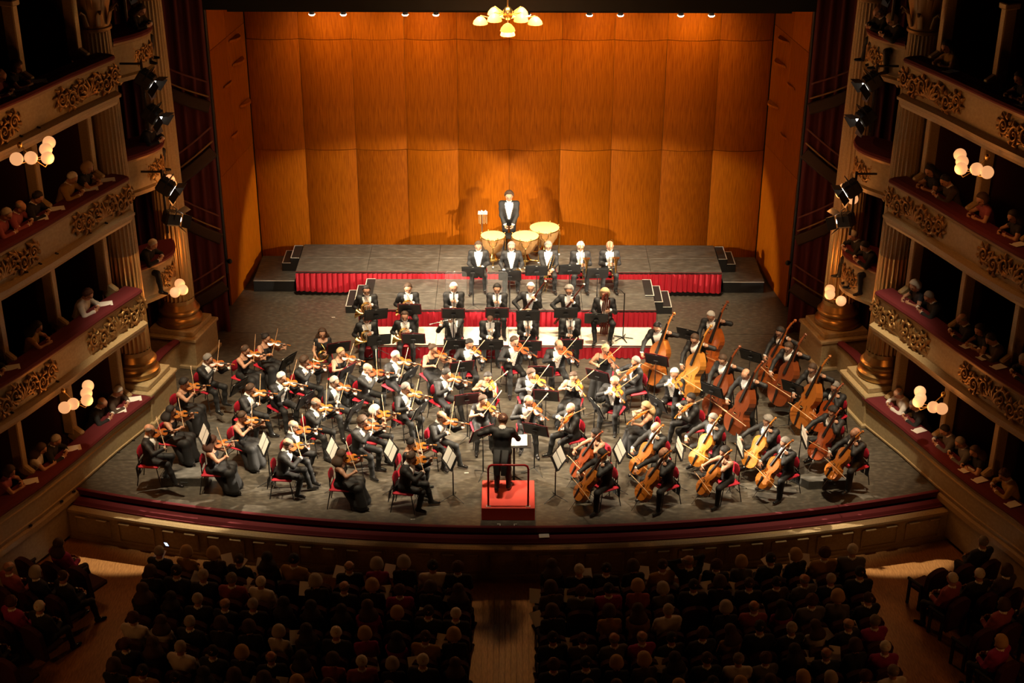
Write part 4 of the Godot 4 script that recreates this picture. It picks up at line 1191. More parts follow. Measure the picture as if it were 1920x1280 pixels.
	for k in 9: mb.lathe([Vector2(0.001, 0.012), Vector2(0.009, 0.012), Vector2(0.009, 0.016), Vector2(0.001, 0.016)], 8, Transform3D(Basis.IDENTITY, Vector3(0, 0, 0.22 + 0.045 * k)))
	mb.tube([Vector3(0.012, 0.004, 0.2), Vector3(0.012, 0.004, 0.62)], [0.003], 5)
	SH.fl_keys = mb.done()
	mb = MB.new(); mb.ball(Vector3(0, 0.011, 0.06), Vector3(0.014, 0.005, 0.02), 10); SH.fl_plate = mb.done()
	mb = MB.new(); mb.tube([Vector3(0, 0, 0.06), Vector3(0, 0, 0.30), Vector3(0, 0, 0.52), Vector3(0, 0, 0.585), Vector3(0, 0, 0.61)], [0.009, 0.0115, 0.0135, 0.019, 0.02], 10); SH.ob_tube = mb.done()
	mb = MB.new(); mb.tube([Vector3(0, 0, -0.01), Vector3(0, 0, 0.065)], [0.0025, 0.005], 6); SH.ob_reed = mb.done()
	mb = MB.new(); mb.tube([Vector3(0, 0, 0.04), Vector3(0, 0, 0.34), Vector3(0, 0, 0.54), Vector3(0, 0, 0.61), Vector3(0, 0, 0.65)], [0.0135, 0.0145, 0.016, 0.026, 0.037], 12); SH.cl_tube = mb.done()
	mb = MB.new()
	for k in 7:
		mb.ball(Vector3(0, 0.015, 0.15 + 0.055 * k), Vector3(0.008, 0.004, 0.008), 8)
	mb.tube([Vector3(0.014, 0.006, 0.14), Vector3(0.014, 0.006, 0.50)], [0.003], 5)
	mb.tube([Vector3(-0.014, 0.006, 0.18), Vector3(-0.014, 0.006, 0.46)], [0.003], 5)
	SH.ww_keys = mb.done()
	mb = MB.new()
	mb.tube([Vector3(0.0, 0, -0.08), Vector3(0, 0, 0.4), Vector3(0, 0, 0.42)], [0.031, 0.029, 0.024], 12, 1.0, 0.75, Vector3.UP)
	mb.tube([Vector3(0.014, 0, 0.4), Vector3(0.012, 0, 1.10), Vector3(0.012, 0, 1.24)], [0.019, 0.017, 0.02], 10)
	mb.tube([Vector3(-0.016, 0, 0.4), Vector3(-0.018, 0, 0.82)], [0.016, 0.013], 10)
	SH.bs_tube = mb.done()
	mb = MB.new(); mb.tube([Vector3(0.012, 0, 1.238), Vector3(0.012, 0, 1.262)], [0.026, 0.026], 12); SH.bs_ring = mb.done()
	mb = MB.new(); mb.tube([Vector3(-0.018, 0, 0.81), Vector3(-0.03, -0.02, 0.86), Vector3(-0.10, -0.08, 0.87), Vector3(-0.16, -0.12, 0.80)], [0.005, 0.005, 0.004, 0.003], 6); SH.bs_bocal = mb.done()
	mb = MB.new()
	for k in 9: mb.ball(Vector3(0.02 * sin(k * 2.0), 0.026, 0.02 + 0.09 * k), Vector3(0.010, 0.005, 0.010), 8)
	mb.tube([Vector3(0.03, 0.018, 0.0), Vector3(0.03, 0.018, 0.85)], [0.0035], 5)
	SH.bs_keys = mb.done()
	mb = MB.new()
	for k in 4: mb.tube([Vector3(-0.075 + 0.05 * k, 0, -0.05), Vector3(-0.075 + 0.05 * k, 0, [0.85, 0.98, 0.9, 0.78][k])], [0.024, 0.020], 10)
	mb.tube([Vector3(-0.025, 0, 0.96), Vector3(-0.01, 0, 1.02), Vector3(0.03, 0.01, 1.02), Vector3(0.075, 0.02, 0.94), Vector3(0.085, 0.03, 0.86)], [0.022, 0.024, 0.028, 0.036, 0.05], 10)
	SH.cb_tube = mb.done()
	mb = MB.new()
	for k in 8: mb.tube([Vector3(-0.08 + 0.022 * k, 0.03, 0.3 + 0.03 * (k % 3)), Vector3(-0.08 + 0.022 * k, 0.03, 0.75 + 0.03 * (k % 4))], [0.004], 5)
	for k in 8: mb.ball(Vector3(-0.07 + 0.02 * k, 0.036, 0.25 + 0.08 * k), Vector3(0.013, 0.006, 0.013), 8)
	SH.cb_keys = mb.done()
	# french horn: coils in the local x-y plane, z towards the listener
	mb = MB.new()
	var hb := Basis(Vector3.RIGHT, PI / 2)
	for k in 3: mb.torus(Vector3(0, 0, 0.012 * k), 0.135 - 0.014 * k, 0.0085, hb, 28, 7)
	for k in 3: mb.tube([Vector3(-0.06 + 0.04 * k, -0.06, 0.02), Vector3(-0.07 + 0.045 * k, 0.02, 0.03), Vector3(-0.05 + 0.045 * k, 0.05, 0.03), Vector3(-0.03 + 0.045 * k, 0.02, 0.03), Vector3(-0.035 + 0.04 * k, -0.05, 0.02)], [0.007], 6)
	SH.hn_coil = mb.done()
	mb = MB.new()
	mb.tube([Vector3(0.10, -0.09, 0.0), Vector3(0.0, -0.14, 0.0), Vector3(-0.09, -0.145, -0.01), Vector3(-0.15, -0.14, -0.03), Vector3(-0.20, -0.125, -0.055), Vector3(-0.235, -0.11, -0.08)], [0.012, 0.017, 0.026, 0.045, 0.08, 0.14], 22)
	SH.hn_bell = mb.done()
	mb = MB.new(); mb.tube([Vector3(0.08, 0.10, 0.0), Vector3(0.06, 0.19, -0.05), Vector3(0.03, 0.28, -0.13)], [0.006, 0.005, 0.007], 7); SH.hn_pipe = mb.done()
	# trumpet
	mb = MB.new()
	mb.tube([Vector3(0, 0, 0), Vector3(0, 0, 0.26), Vector3(0, -0.02, 0.30), Vector3(0, -0.07, 0.30), Vector3(0, -0.09, 0.26), Vector3(0, -0.09, 0.06), Vector3(0, -0.07, 0.02), Vector3(0, -0.03, 0.02), Vector3(0, -0.02, 0.06)], [0.0055, 0.0058, 0.006, 0.006, 0.006, 0.006, 0.006, 0.006, 0.006], 8)
	mb.tube([Vector3(0, -0.03, 0.02), Vector3(0, -0.03, 0.28), Vector3(0, -0.03, 0.38), Vector3(0, -0.03, 0.44), Vector3(0, -0.03, 0.475), Vector3(0, -0.03, 0.485)], [0.006, 0.009, 0.016, 0.027, 0.048, 0.062], 16)
	SH.tp_tube = mb.done()
	mb = MB.new()
	for k in 3: mb.tube([Vector3(0, -0.12, 0.13 + 0.024 * k), Vector3(0, 0.02, 0.13 + 0.024 * k), Vector3(0, 0.045, 0.13 + 0.024 * k)], [0.0105, 0.0105, 0.005], 8)
	SH.tp_valves = mb.done()
	# trombone
	mb = MB.new()
	for s: float in [-1.0, 1.0]: mb.tube([Vector3(s * 0.04, 0, -0.42), Vector3(s * 0.04, 0, 0.42)], [0.0075], 7)
	mb.torus(Vector3(0, 0, -0.42), 0.04, 0.0075, Basis.IDENTITY, 10, 7, PI, TAU)
	for z in [0.02, 0.36]: mb.tube([Vector3(-0.04, 0, z), Vector3(0.04, 0, z)], [0.006], 6)
	SH.tb_slide = mb.done()
	mb = MB.new()
	mb.tube([Vector3(0.04, 0, 0.40), Vector3(0.045, 0.0, 0.62), Vector3(0.075, 0.0, 0.70), Vector3(0.12, 0, 0.66), Vector3(0.13, 0, 0.5), Vector3(0.13, 0, 0.25), Vector3(0.13, 0, 0.12), Vector3(0.13, 0, 0.05), Vector3(0.13, 0, 0.03)], [0.0085, 0.009, 0.0095, 0.011, 0.016, 0.03, 0.052, 0.085, 0.10], 18)
	mb.tube([Vector3(0.045, 0, 0.5), Vector3(0.13, 0, 0.5)], [0.006], 6)
	SH.tb_bell = mb.done()
	mb = MB.new(); mb.tube([Vector3(0, 0, -0.04), Vector3(0, 0, 0.36)], [0.0045, 0.0015], 6); SH.baton = mb.done()
	mb = MB.new(); mb.ball(Vector3(0, 0, -0.04), Vector3(0.009, 0.009, 0.018), 8); SH.baton_grip = mb.done()
	# stalls armchair
	mb = MB.new(); mb.box(Vector3(0, 0.40, 0.02), Vector3(0.48, 0.12, 0.46), Basis.IDENTITY, 0.04); SH.sa_seat = mb.done()
	mb = MB.new()
	var poly := PackedVector2Array()
	for i in 13:
		var a := PI * i / 12.0
		poly.append(Vector2(cos(a) * 0.25, -0.80 - sin(a) * 0.13))
	poly.append(Vector2(-0.25, -0.22)); poly.append(Vector2(0.25, -0.22))
	mb.prism(poly, -0.05, 0.05, Transform3D(Basis(Vector3.RIGHT, PI / 2 - 0.12), Vector3(0, 0.02, -0.17)))
	SH.sa_back = mb.done()
	mb = MB.new(); mb.box(Vector3(0.27, 0.57, 0.02), Vector3(0.06, 0.07, 0.40), Basis.IDENTITY, 0.02); mb.box(Vector3(0.27, 0.28, 0.15), Vector3(0.045, 0.55, 0.05)); mb.box(Vector3(0.27, 0.28, -0.15), Vector3(0.045, 0.55, 0.05)); SH.sa_arm = mb.done()
	mb = MB.new(); mb.box(Vector3.ZERO, Vector3(0.21, 0.004, 0.29), Basis(Vector3.BACK, 0.06)); SH.booklet = mb.done()

func add_chair(xf: Transform3D, label: String, group: String) -> void:
	var o := thing("orchestra_chair", label, "chair", xf, group)
	part("seat", SH.ch_seat, o, M.chair_red); part("backrest", SH.ch_back, o, M.chair_red)
	for k in 4: part("leg", SH["ch_leg%d" % k], o, M.black_metal)
	part("crossbar", SH.ch_bar, o, M.black_metal); part("crossbar", SH.ch_bar2, o, M.black_metal)
func add_stool(xf: Transform3D, label: String, group: String) -> void:
	var o := thing("bass_stool", label, "stool", xf, group)
	part("seat", SH.st_seat, o, M.black_plastic); part("foot_ring", SH.st_ring, o, M.black_metal)
	for k in 4: part("leg", SH["st_leg%d" % k], o, M.black_metal)
func add_stand(xf: Transform3D, place: String, group: String, red := true) -> void:
	var o := thing("music_stand", "black metal music stand " + place, "music stand", xf, group)
	part("desk", SH.ms_desk, o, M.stand_black); part("ledge", SH.ms_ledge, o, M.stand_black); part("pole", SH.ms_pole, o, M.stand_black); part("bracket", SH.ms_bracket, o, M.stand_black)
	for k in 3: part("leg", SH["ms_leg%d" % k], o, M.stand_black)
	var s := thing("sheet_music", "open white score on music stand " + place, "sheet music", xf, "scores on the music stands")
	part("folder", SH.mu_cover, s, M.folder_red if red else M.stand_black); part("pages", SH.mu_pages, s, M.paper)
const INSTR := {"horn": "french_horn", "flute": "flute", "oboe": "oboe", "clarinet": "clarinet", "bassoon": "bassoon", "contrabassoon": "contrabassoon", "trumpet": "trumpet", "trombone": "trombone", "baton": "conducting_baton"}
func add_wind(kind: String, xf: Transform3D, label: String) -> void:
	var called: String = INSTR[kind]
	var o := thing(called, label, called.replace("_", " "), xf, "" if kind in ["contrabassoon", "baton"] else "wind instruments of the orchestra")
	match kind:
		"horn": part("coil", SH.hn_coil, o, M.brass); part("bell", SH.hn_bell, o, M.brass); part("mouthpipe", SH.hn_pipe, o, M.brass)
		"flute": part("tube", SH.fl_tube, o, M.silver); part("key_work", SH.fl_keys, o, M.silver); part("lip_plate", SH.fl_plate, o, M.silver)
		"oboe": part("tube", SH.ob_tube, o, M.ebony_wood); part("reed", SH.ob_reed, o, M.maple); part("key_work", SH.ww_keys, o, M.silver)
		"clarinet": part("tube", SH.cl_tube, o, M.ebony_wood); part("mouthpiece", SH.ob_reed, o, M.black_plastic); part("key_work", SH.ww_keys, o, M.silver)
		"bassoon": part("tube", SH.bs_tube, o, M.bassoon); part("bell_ring", SH.bs_ring, o, M.ivory); part("bocal", SH.bs_bocal, o, M.silver); part("key_work", SH.bs_keys, o, M.silver)
		"contrabassoon": part("tube", SH.cb_tube, o, M.bassoon); part("key_work", SH.cb_keys, o, M.silver)
		"trumpet": part("tubing", SH.tp_tube, o, M.brass); part("valve_block", SH.tp_valves, o, M.brass)
		"trombone": part("slide", SH.tb_slide, o, M.brass); part("bell", SH.tb_bell, o, M.brass)
		"baton": part("shaft", SH.baton, o, M.maple); part("grip", SH.baton_grip, o, M.ebony)
func player(x: float, y: float, z: float, yaw: float, pose: String, hair: String, hcol: String, gl: bool, role: String, place: String, skin: String, wood: String, size := 1.0, seat := "chair") -> void:
	var sc := 0.95 if POSE[pose].fem else 1.0
	var xf := at(x, y, z, yaw, sc)
	var what: String = {"vm": "black tailcoat", "vf": "black sleeveless gown", "vt": "dark short-sleeved top", "cf": "black sleeveless top", "hf": "dark short-sleeved top"}.get(pose.substr(0, 2), "black tailcoat")
	person(pose, xf, "person in %s playing %s, %s" % [what, role, place], "orchestra players", hair, hcol, gl, skin)
	if seat == "chair": add_chair(at(x, y, z, yaw), "red cushioned chair of the %s player, %s" % [role, place], "orchestra chairs")
	elif seat == "stool": add_stool(Transform3D(Basis(Vector3.UP, yaw), Vector3(x, y, z) + Basis(Vector3.UP, yaw) * Vector3(0, 0, -0.14)), "black bass stool, %s" % place, "bass stools")
	for it in POSE[pose].items:
		var ix: Transform3D = xf * it[1]
		match it[0]:
			"violin": add_fiddle("violin", role, ix.scaled_local(Vector3.ONE * size), wood, "%s under the chin of player, %s" % [role, place], role + "s of the orchestra")
			"cello": add_fiddle("cello", "cello", ix, wood, "cello between the knees of player, %s" % place, "cellos of the orchestra")
			"bass": add_fiddle("bass", "double_bass", ix, wood, "double bass held upright, %s" % place, "double basses of the orchestra")
			"bow", "cbow": add_bow(ix, "%s bow, %s" % [role, place], "bows of the string players")
			_: add_wind(it[0], ix, "%s, %s" % [("brass " if it[0] in ["horn", "trumpet", "trombone"] else "") + role, place])
# ---------------------------------------------------------------- the place
const SIDE := [Vector2(-8.08, -3.34), Vector2(-8.62, -2.0), Vector2(-9.10, -0.60), Vector2(-9.55, 0.55), Vector2(-10.02, 1.55), Vector2(-10.55, 2.9), Vector2(-11.1, 4.6)]
const CURTAIN_BANDS := [[7.3, 6.6], [4.35, 5.5], [4.1, 3.2], [1.05, 1.95]]
const ORD := ["first", "second", "third", "fourth", "fifth", "sixth", "seventh", "eighth", "ninth"]
const TIERS := [0.75, 3.35, 5.95, 8.55]
func edge_z(x: float) -> float: return 0.87 - 0.0173 * x * x
func side_path(sg: float, y: float, rev := true, inset := 0.0) -> Array:
	var r: Array = []
	for i in SIDE.size():
		var a: Vector2 = SIDE[maxi(i - 1, 0)]
		var b: Vector2 = SIDE[mini(i + 1, SIDE.size() - 1)]
		var d := (b - a).normalized()
		var nrm := Vector2(d.y, -d.x)      # towards the stage axis for the -x side
		if nrm.x < 0: nrm = -nrm
		var p: Vector2 = SIDE[i] + nrm * inset
		r.append([Vector3(p.x * -sg, y, p.y), Vector3(nrm.x * -sg, 0, nrm.y)])
	if rev and sg < 0: r.reverse()
	return r
func struct(called: String, mesh: Mesh, m: Material, label := "", category := "", xf := Transform3D.IDENTITY) -> MeshInstance3D:
	return solo(called, mesh, m, label, category, xf, "", "structure")

func build_stage() -> void:
	# stage floor in sections
	var fl := thing("floor", "dark worn wooden stage floor with a curved front edge", "floor", Transform3D.IDENTITY, "", "structure")
	var cuts := [-12.75, -8.05, -4.6, -1.7, 9.0]
	for k in 4:
		var z0: float = cuts[k] + 0.006
		var z1: float = cuts[k + 1] - 0.006
		var pl := PackedVector2Array()
		if k < 3:
			for h in 2:
				pl.append(Vector2(-9.2 if h == 0 else 9.2, z0))
			pl.append(Vector2(9.2, z1)); pl.append(Vector2(-9.2, z1))
		else:
			pl.append(Vector2(9.3, z0)); pl.append(Vector2(-9.3, z0))
			for i in 33:
				var x := -9.3 + 18.6 * i / 32.0
				pl.append(Vector2(x, edge_z(x)))
		var mb := MB.new()
		mb.prism(pl, -0.14, 0.0)
		part("floor_section", mb.done(), fl, M.floor)
	# stage lip, ledge and pit barrier along the curved edge
	var path: Array = []
	for i in 41:
		var x := -9.6 + 19.2 * i / 40.0
		var d := Vector3(0.0346 * x, 0, 1).normalized()
		path.append([Vector3(x, 0, edge_z(x)), d])
	var br := thing("trim_1", "dark red velvet lip and ledge below the curved stage edge", "stage lip", Transform3D.IDENTITY, "", "structure")
	var mb := MB.new(); mb.strip(path, [Vector2(0.0, -0.13), Vector2(0.05, -0.125), Vector2(0.055, -0.01), Vector2(0.03, 0.004), Vector2(-0.01, 0.004)]); part("stage_lip", mb.done(), br, M.velvet)
	mb = MB.new(); mb.strip(path, [Vector2(0.24, -0.24), Vector2(0.20, -0.18), Vector2(0.10, -0.16), Vector2(0.02, -0.19), Vector2(0.0, -0.24)]); part("velvet_ledge", mb.done(), br, M.velvet)
	mb = MB.new(); mb.strip(path, [Vector2(0.27, -0.36), Vector2(0.27, -0.235), Vector2(0.0, -0.235)]); part("dark_recess", mb.done(), br, M.velvet)
	var pw := thing("wall_pit", "panelled cream and gilt barrier between the stage and the stalls", "barrier", Transform3D.IDENTITY, "", "structure")
	mb = MB.new(); mb.strip(path, [Vector2(0.43, -0.36), Vector2(0.45, -0.32), Vector2(0.44, -0.28), Vector2(0.36, -0.26), Vector2(0.25, -0.27)]); part("gilt_cap", mb.done(), pw, M.cream_gilt)
	mb = MB.new(); mb.strip(path, [Vector2(0.40, -1.02), Vector2(0.40, -0.35), Vector2(0.3, -0.35)]); part("barrier_face", mb.done(), pw, M.cream)
	mb = MB.new(); mb.strip(path, [Vector2(0.43, -1.02), Vector2(0.43, -0.93), Vector2(0.40, -0.90)]); part("base_moulding", mb.done(), pw, M.cream_gilt)
	for i in 19:
		var x := -8.6 + i * 0.9555
		var d := Vector3(0.0346 * x, 0, 1).normalized()
		var c := Vector3(x, -0.64, edge_z(x)) + d * 0.405
		var bs := Basis(Vector3.UP, atan2(d.x, d.z))
		mb = MB.new()
		for s: float in [-1.0, 1.0]:
			mb.box(c + bs * Vector3(s * 0.40, 0, 0.01), Vector3(0.028, 0.44, 0.03), bs, 0.008)
			mb.box(c + Vector3.UP * s * 0.21, Vector3(0.80, 0.028, 0.03), bs, 0.008)
		part("panel_moulding", mb.done(), pw, M.cream_gilt)
		if absf(x) > 0.8:
			for s in [-0.24, 0.24]:
				mb = MB.new()
				mb.box(c + bs * Vector3(s, 0.235, 0.045), Vector3(0.24, 0.022, 0.08), bs, 0.006)
				part("small_ledge", mb.done(), pw, M.cream_gilt)
	# stalls floor
	mb = MB.new(); mb.box(Vector3(0, -1.06, 7.0), Vector3(24, 0.12, 16)); struct("floor_stalls", mb.done(), M.parquet, "warm brown parquet floor of the stalls", "floor")
	# carpet-free aisle boards in the centre aisle
	var ai := thing("trim_2", "long parquet boards laid along the centre aisle", "parquet", Transform3D.IDENTITY, "", "structure")
	for i in 9:
		mb = MB.new(); mb.box(Vector3(-0.44 + i * 0.11, -0.994, 5.5), Vector3(0.104, 0.014, 7.4), Basis.IDENTITY, 0.003)
		part("plank", mb.done(), ai, [M.parquet, M.parquet_b][(i * 5 % 3) % 2])
	# risers
	riser("broad black orchestra riser against the wooden back wall", 5.73, -12.28, -10.4, 0.70)
	riser("middle orchestra riser carrying the brass", 3.80, -10.36, -8.42, 0.50)
	riser("narrow pale-topped riser carrying bassoons and horns", 3.62, -7.72, -6.68, 0.35)
	for s: float in [-1.0, 1.0]:
		# low side platforms beside the top riser
		mb = MB.new(); mb.box(Vector3(s * 6.37, 0.15, -11.49), Vector3(1.12, 0.30, 1.74), Basis.IDENTITY, 0.008)
		mb.box(Vector3(s * 5.80, 0.15, -11.75), Vector3(0.10, 0.30, 1.20))
		var spf := solo("side_platform", mb.done(), M.black_wood, "low black platform between the top riser and shell wall, %s side" % ("cello" if s > 0 else "violin"), "platform")
		mb = MB.new(); mb.box(Vector3(s * 6.37, 0.304, -11.49), Vector3(1.12, 0.012, 1.74)); part("deck_panel", mb.done(), spf, M.riser_top)
		mb = MB.new(); mb.box(Vector3(s * 6.37, 0.312, -10.63), Vector3(1.12, 0.006, 0.025)); part("nosing", mb.done(), spf, M.nosing)
		stairs(s, 5.73, -12.2, -11.3, 0.70, 0.30, 2)
		stairs(s, 3.80, -10.3, -9.25, 0.50, 0.0, 3)
		# the low boxes under the outer desks
		var q := PackedVector2Array([Vector2(-7.35, -0.62), Vector2(-6.35, -0.62), Vector2(-6.22, -1.55), Vector2(-6.0, -2.9), Vector2(-7.0, -3.1), Vector2(-7.30, -1.6)])
		if s > 0:
			q = PackedVector2Array([Vector2(7.25, -0.62), Vector2(6.35, -0.55), Vector2(5.95, -0.95), Vector2(5.95, -1.7), Vector2(6.2, -2.5), Vector2(7.2, -2.5)])
		mb = MB.new(); mb.prism(q, 0.0, 0.20)
		var pf := solo("outer_platform", mb.done(), M.riser_top, "low black platform under the outer string desks by the " + ("cellos" if s > 0 else "violins"), "platform")
		mb = MB.new()
		mb.tube([Vector3(s * 6.85 - 0.08, 0.12, -0.585), Vector3(s * 6.85 + 0.08, 0.12, -0.575)], [0.012], 6)
		part("hand_grip", mb.done(), pf, M.black_metal)

func riser(label: String, hw: float, z0: float, z1: float, h: float) -> void:
	var o := thing("orchestra_riser", label, "riser")
	var nx := int(round(hw * 2.0 / 1.91))
	var top: Material = M.riser_top if h > 0.4 else M.riser_pale
	var nzz := 2 if h > 0.4 else 1
	for i in nx:
		for j in nzz:
			var w := hw * 2.0 / nx
			var d := (z1 - z0) / nzz
			var mb := MB.new()
			mb.box(Vector3(-hw + w * (i + 0.5), h - 0.03, z0 + d * (j + 0.5)), Vector3(w - 0.008, 0.06, d - 0.008), Basis.IDENTITY, 0.004)
			part("deck_panel", mb.done(), o, top)
	var mb := MB.new()
	mb.box(Vector3(0, (h - 0.06) / 2, (z0 + z1) / 2), Vector3(hw * 2 - 0.1, h - 0.06, z1 - z0 - 0.1))
	part("frame", mb.done(), o, M.black_wood)
	# pleated red skirt along the front
	mb = MB.new()
	var n := int(hw * 2.0 / 0.014)
	var y1 := h - 0.055
	var y0 := 0.12 if h > 0.6 else 0.01
	var rows := 4
	var k := mb.v.size()
	for r in rows + 1:
		var t := float(r) / rows
		for i in n + 1:
			var x := -hw + hw * 2.0 * i / n
			var ph := x * 44.0 + 2.2 * sin(x * 2.1) + 1.1 * sin(x * 5.3)
			var am := 0.012 + 0.014 * t
			var pz := z1 + 0.02 + am * (sin(ph) + 0.35 * sin(ph * 2.0 + 0.7 + t)) + 0.03 * t
			mb.v.append(Vector3(x + 0.01 * t * sin(ph * 0.5), lerpf(y1, y0 + 0.02 * sin(x * 3.0), t), pz))
			mb.n.append(Vector3(-am * 44.0 * (cos(ph) + 0.7 * cos(ph * 2.0 + 0.7 + t)), 0.1, 1).normalized())
	for r in rows:
		for i in n:
			var a := k + r * (n + 1) + i
			mb.tri(a, a + n + 1, a + n + 2); mb.tri(a, a + n + 2, a + 1)
	part("skirt", mb.done(), o, M.skirt_red)
	mb = MB.new(); mb.box(Vector3(0, h - 0.012, z1 + 0.004), Vector3(hw * 2, 0.02, 0.012)); part("front_edge", mb.done(), o, M.velvet)

func stairs(s: float, hw: float, z0: float, z1: float, top: float, base: float, n: int) -> void:
	var o := thing("riser_steps", "black portable steps with pale nosing beside %s riser, %s side" % ["the top" if hw > 5 else "the middle", "cello" if s > 0 else "violin"], "steps")
	for k in n:
		var h := top - 0.005 - 0.15 * k
		var x0 := hw + 0.02 + 0.24 * k
		if hw < 5: x0 = hw - 0.22 + 0.24 * k
		var hh := h - base
		if hw < 5 and k == 0: hh = 0.03; h += 0.035
		var mb := MB.new()
		mb.box(Vector3(s * (x0 + 0.12), h - hh / 2, (z0 + z1) / 2), Vector3(0.24, hh, z1 - z0), Basis.IDENTITY, 0.004)
		var st := part("step", mb.done(), o, M.black_wood)
		mb = MB.new()
		mb.box(Vector3(s * (x0 + 0.228), h + 0.003, (z0 + z1) / 2), Vector3(0.02, 0.006, z1 - z0))
		mb.box(Vector3(s * (x0 + 0.12), h + 0.003, z1 - 0.01), Vector3(0.24, 0.006, 0.02))
		mb.box(Vector3(s * (x0 + 0.12), h + 0.003, z0 + 0.01), Vector3(0.24, 0.006, 0.02))
		part("nosing", mb.done(), st, M.nosing)

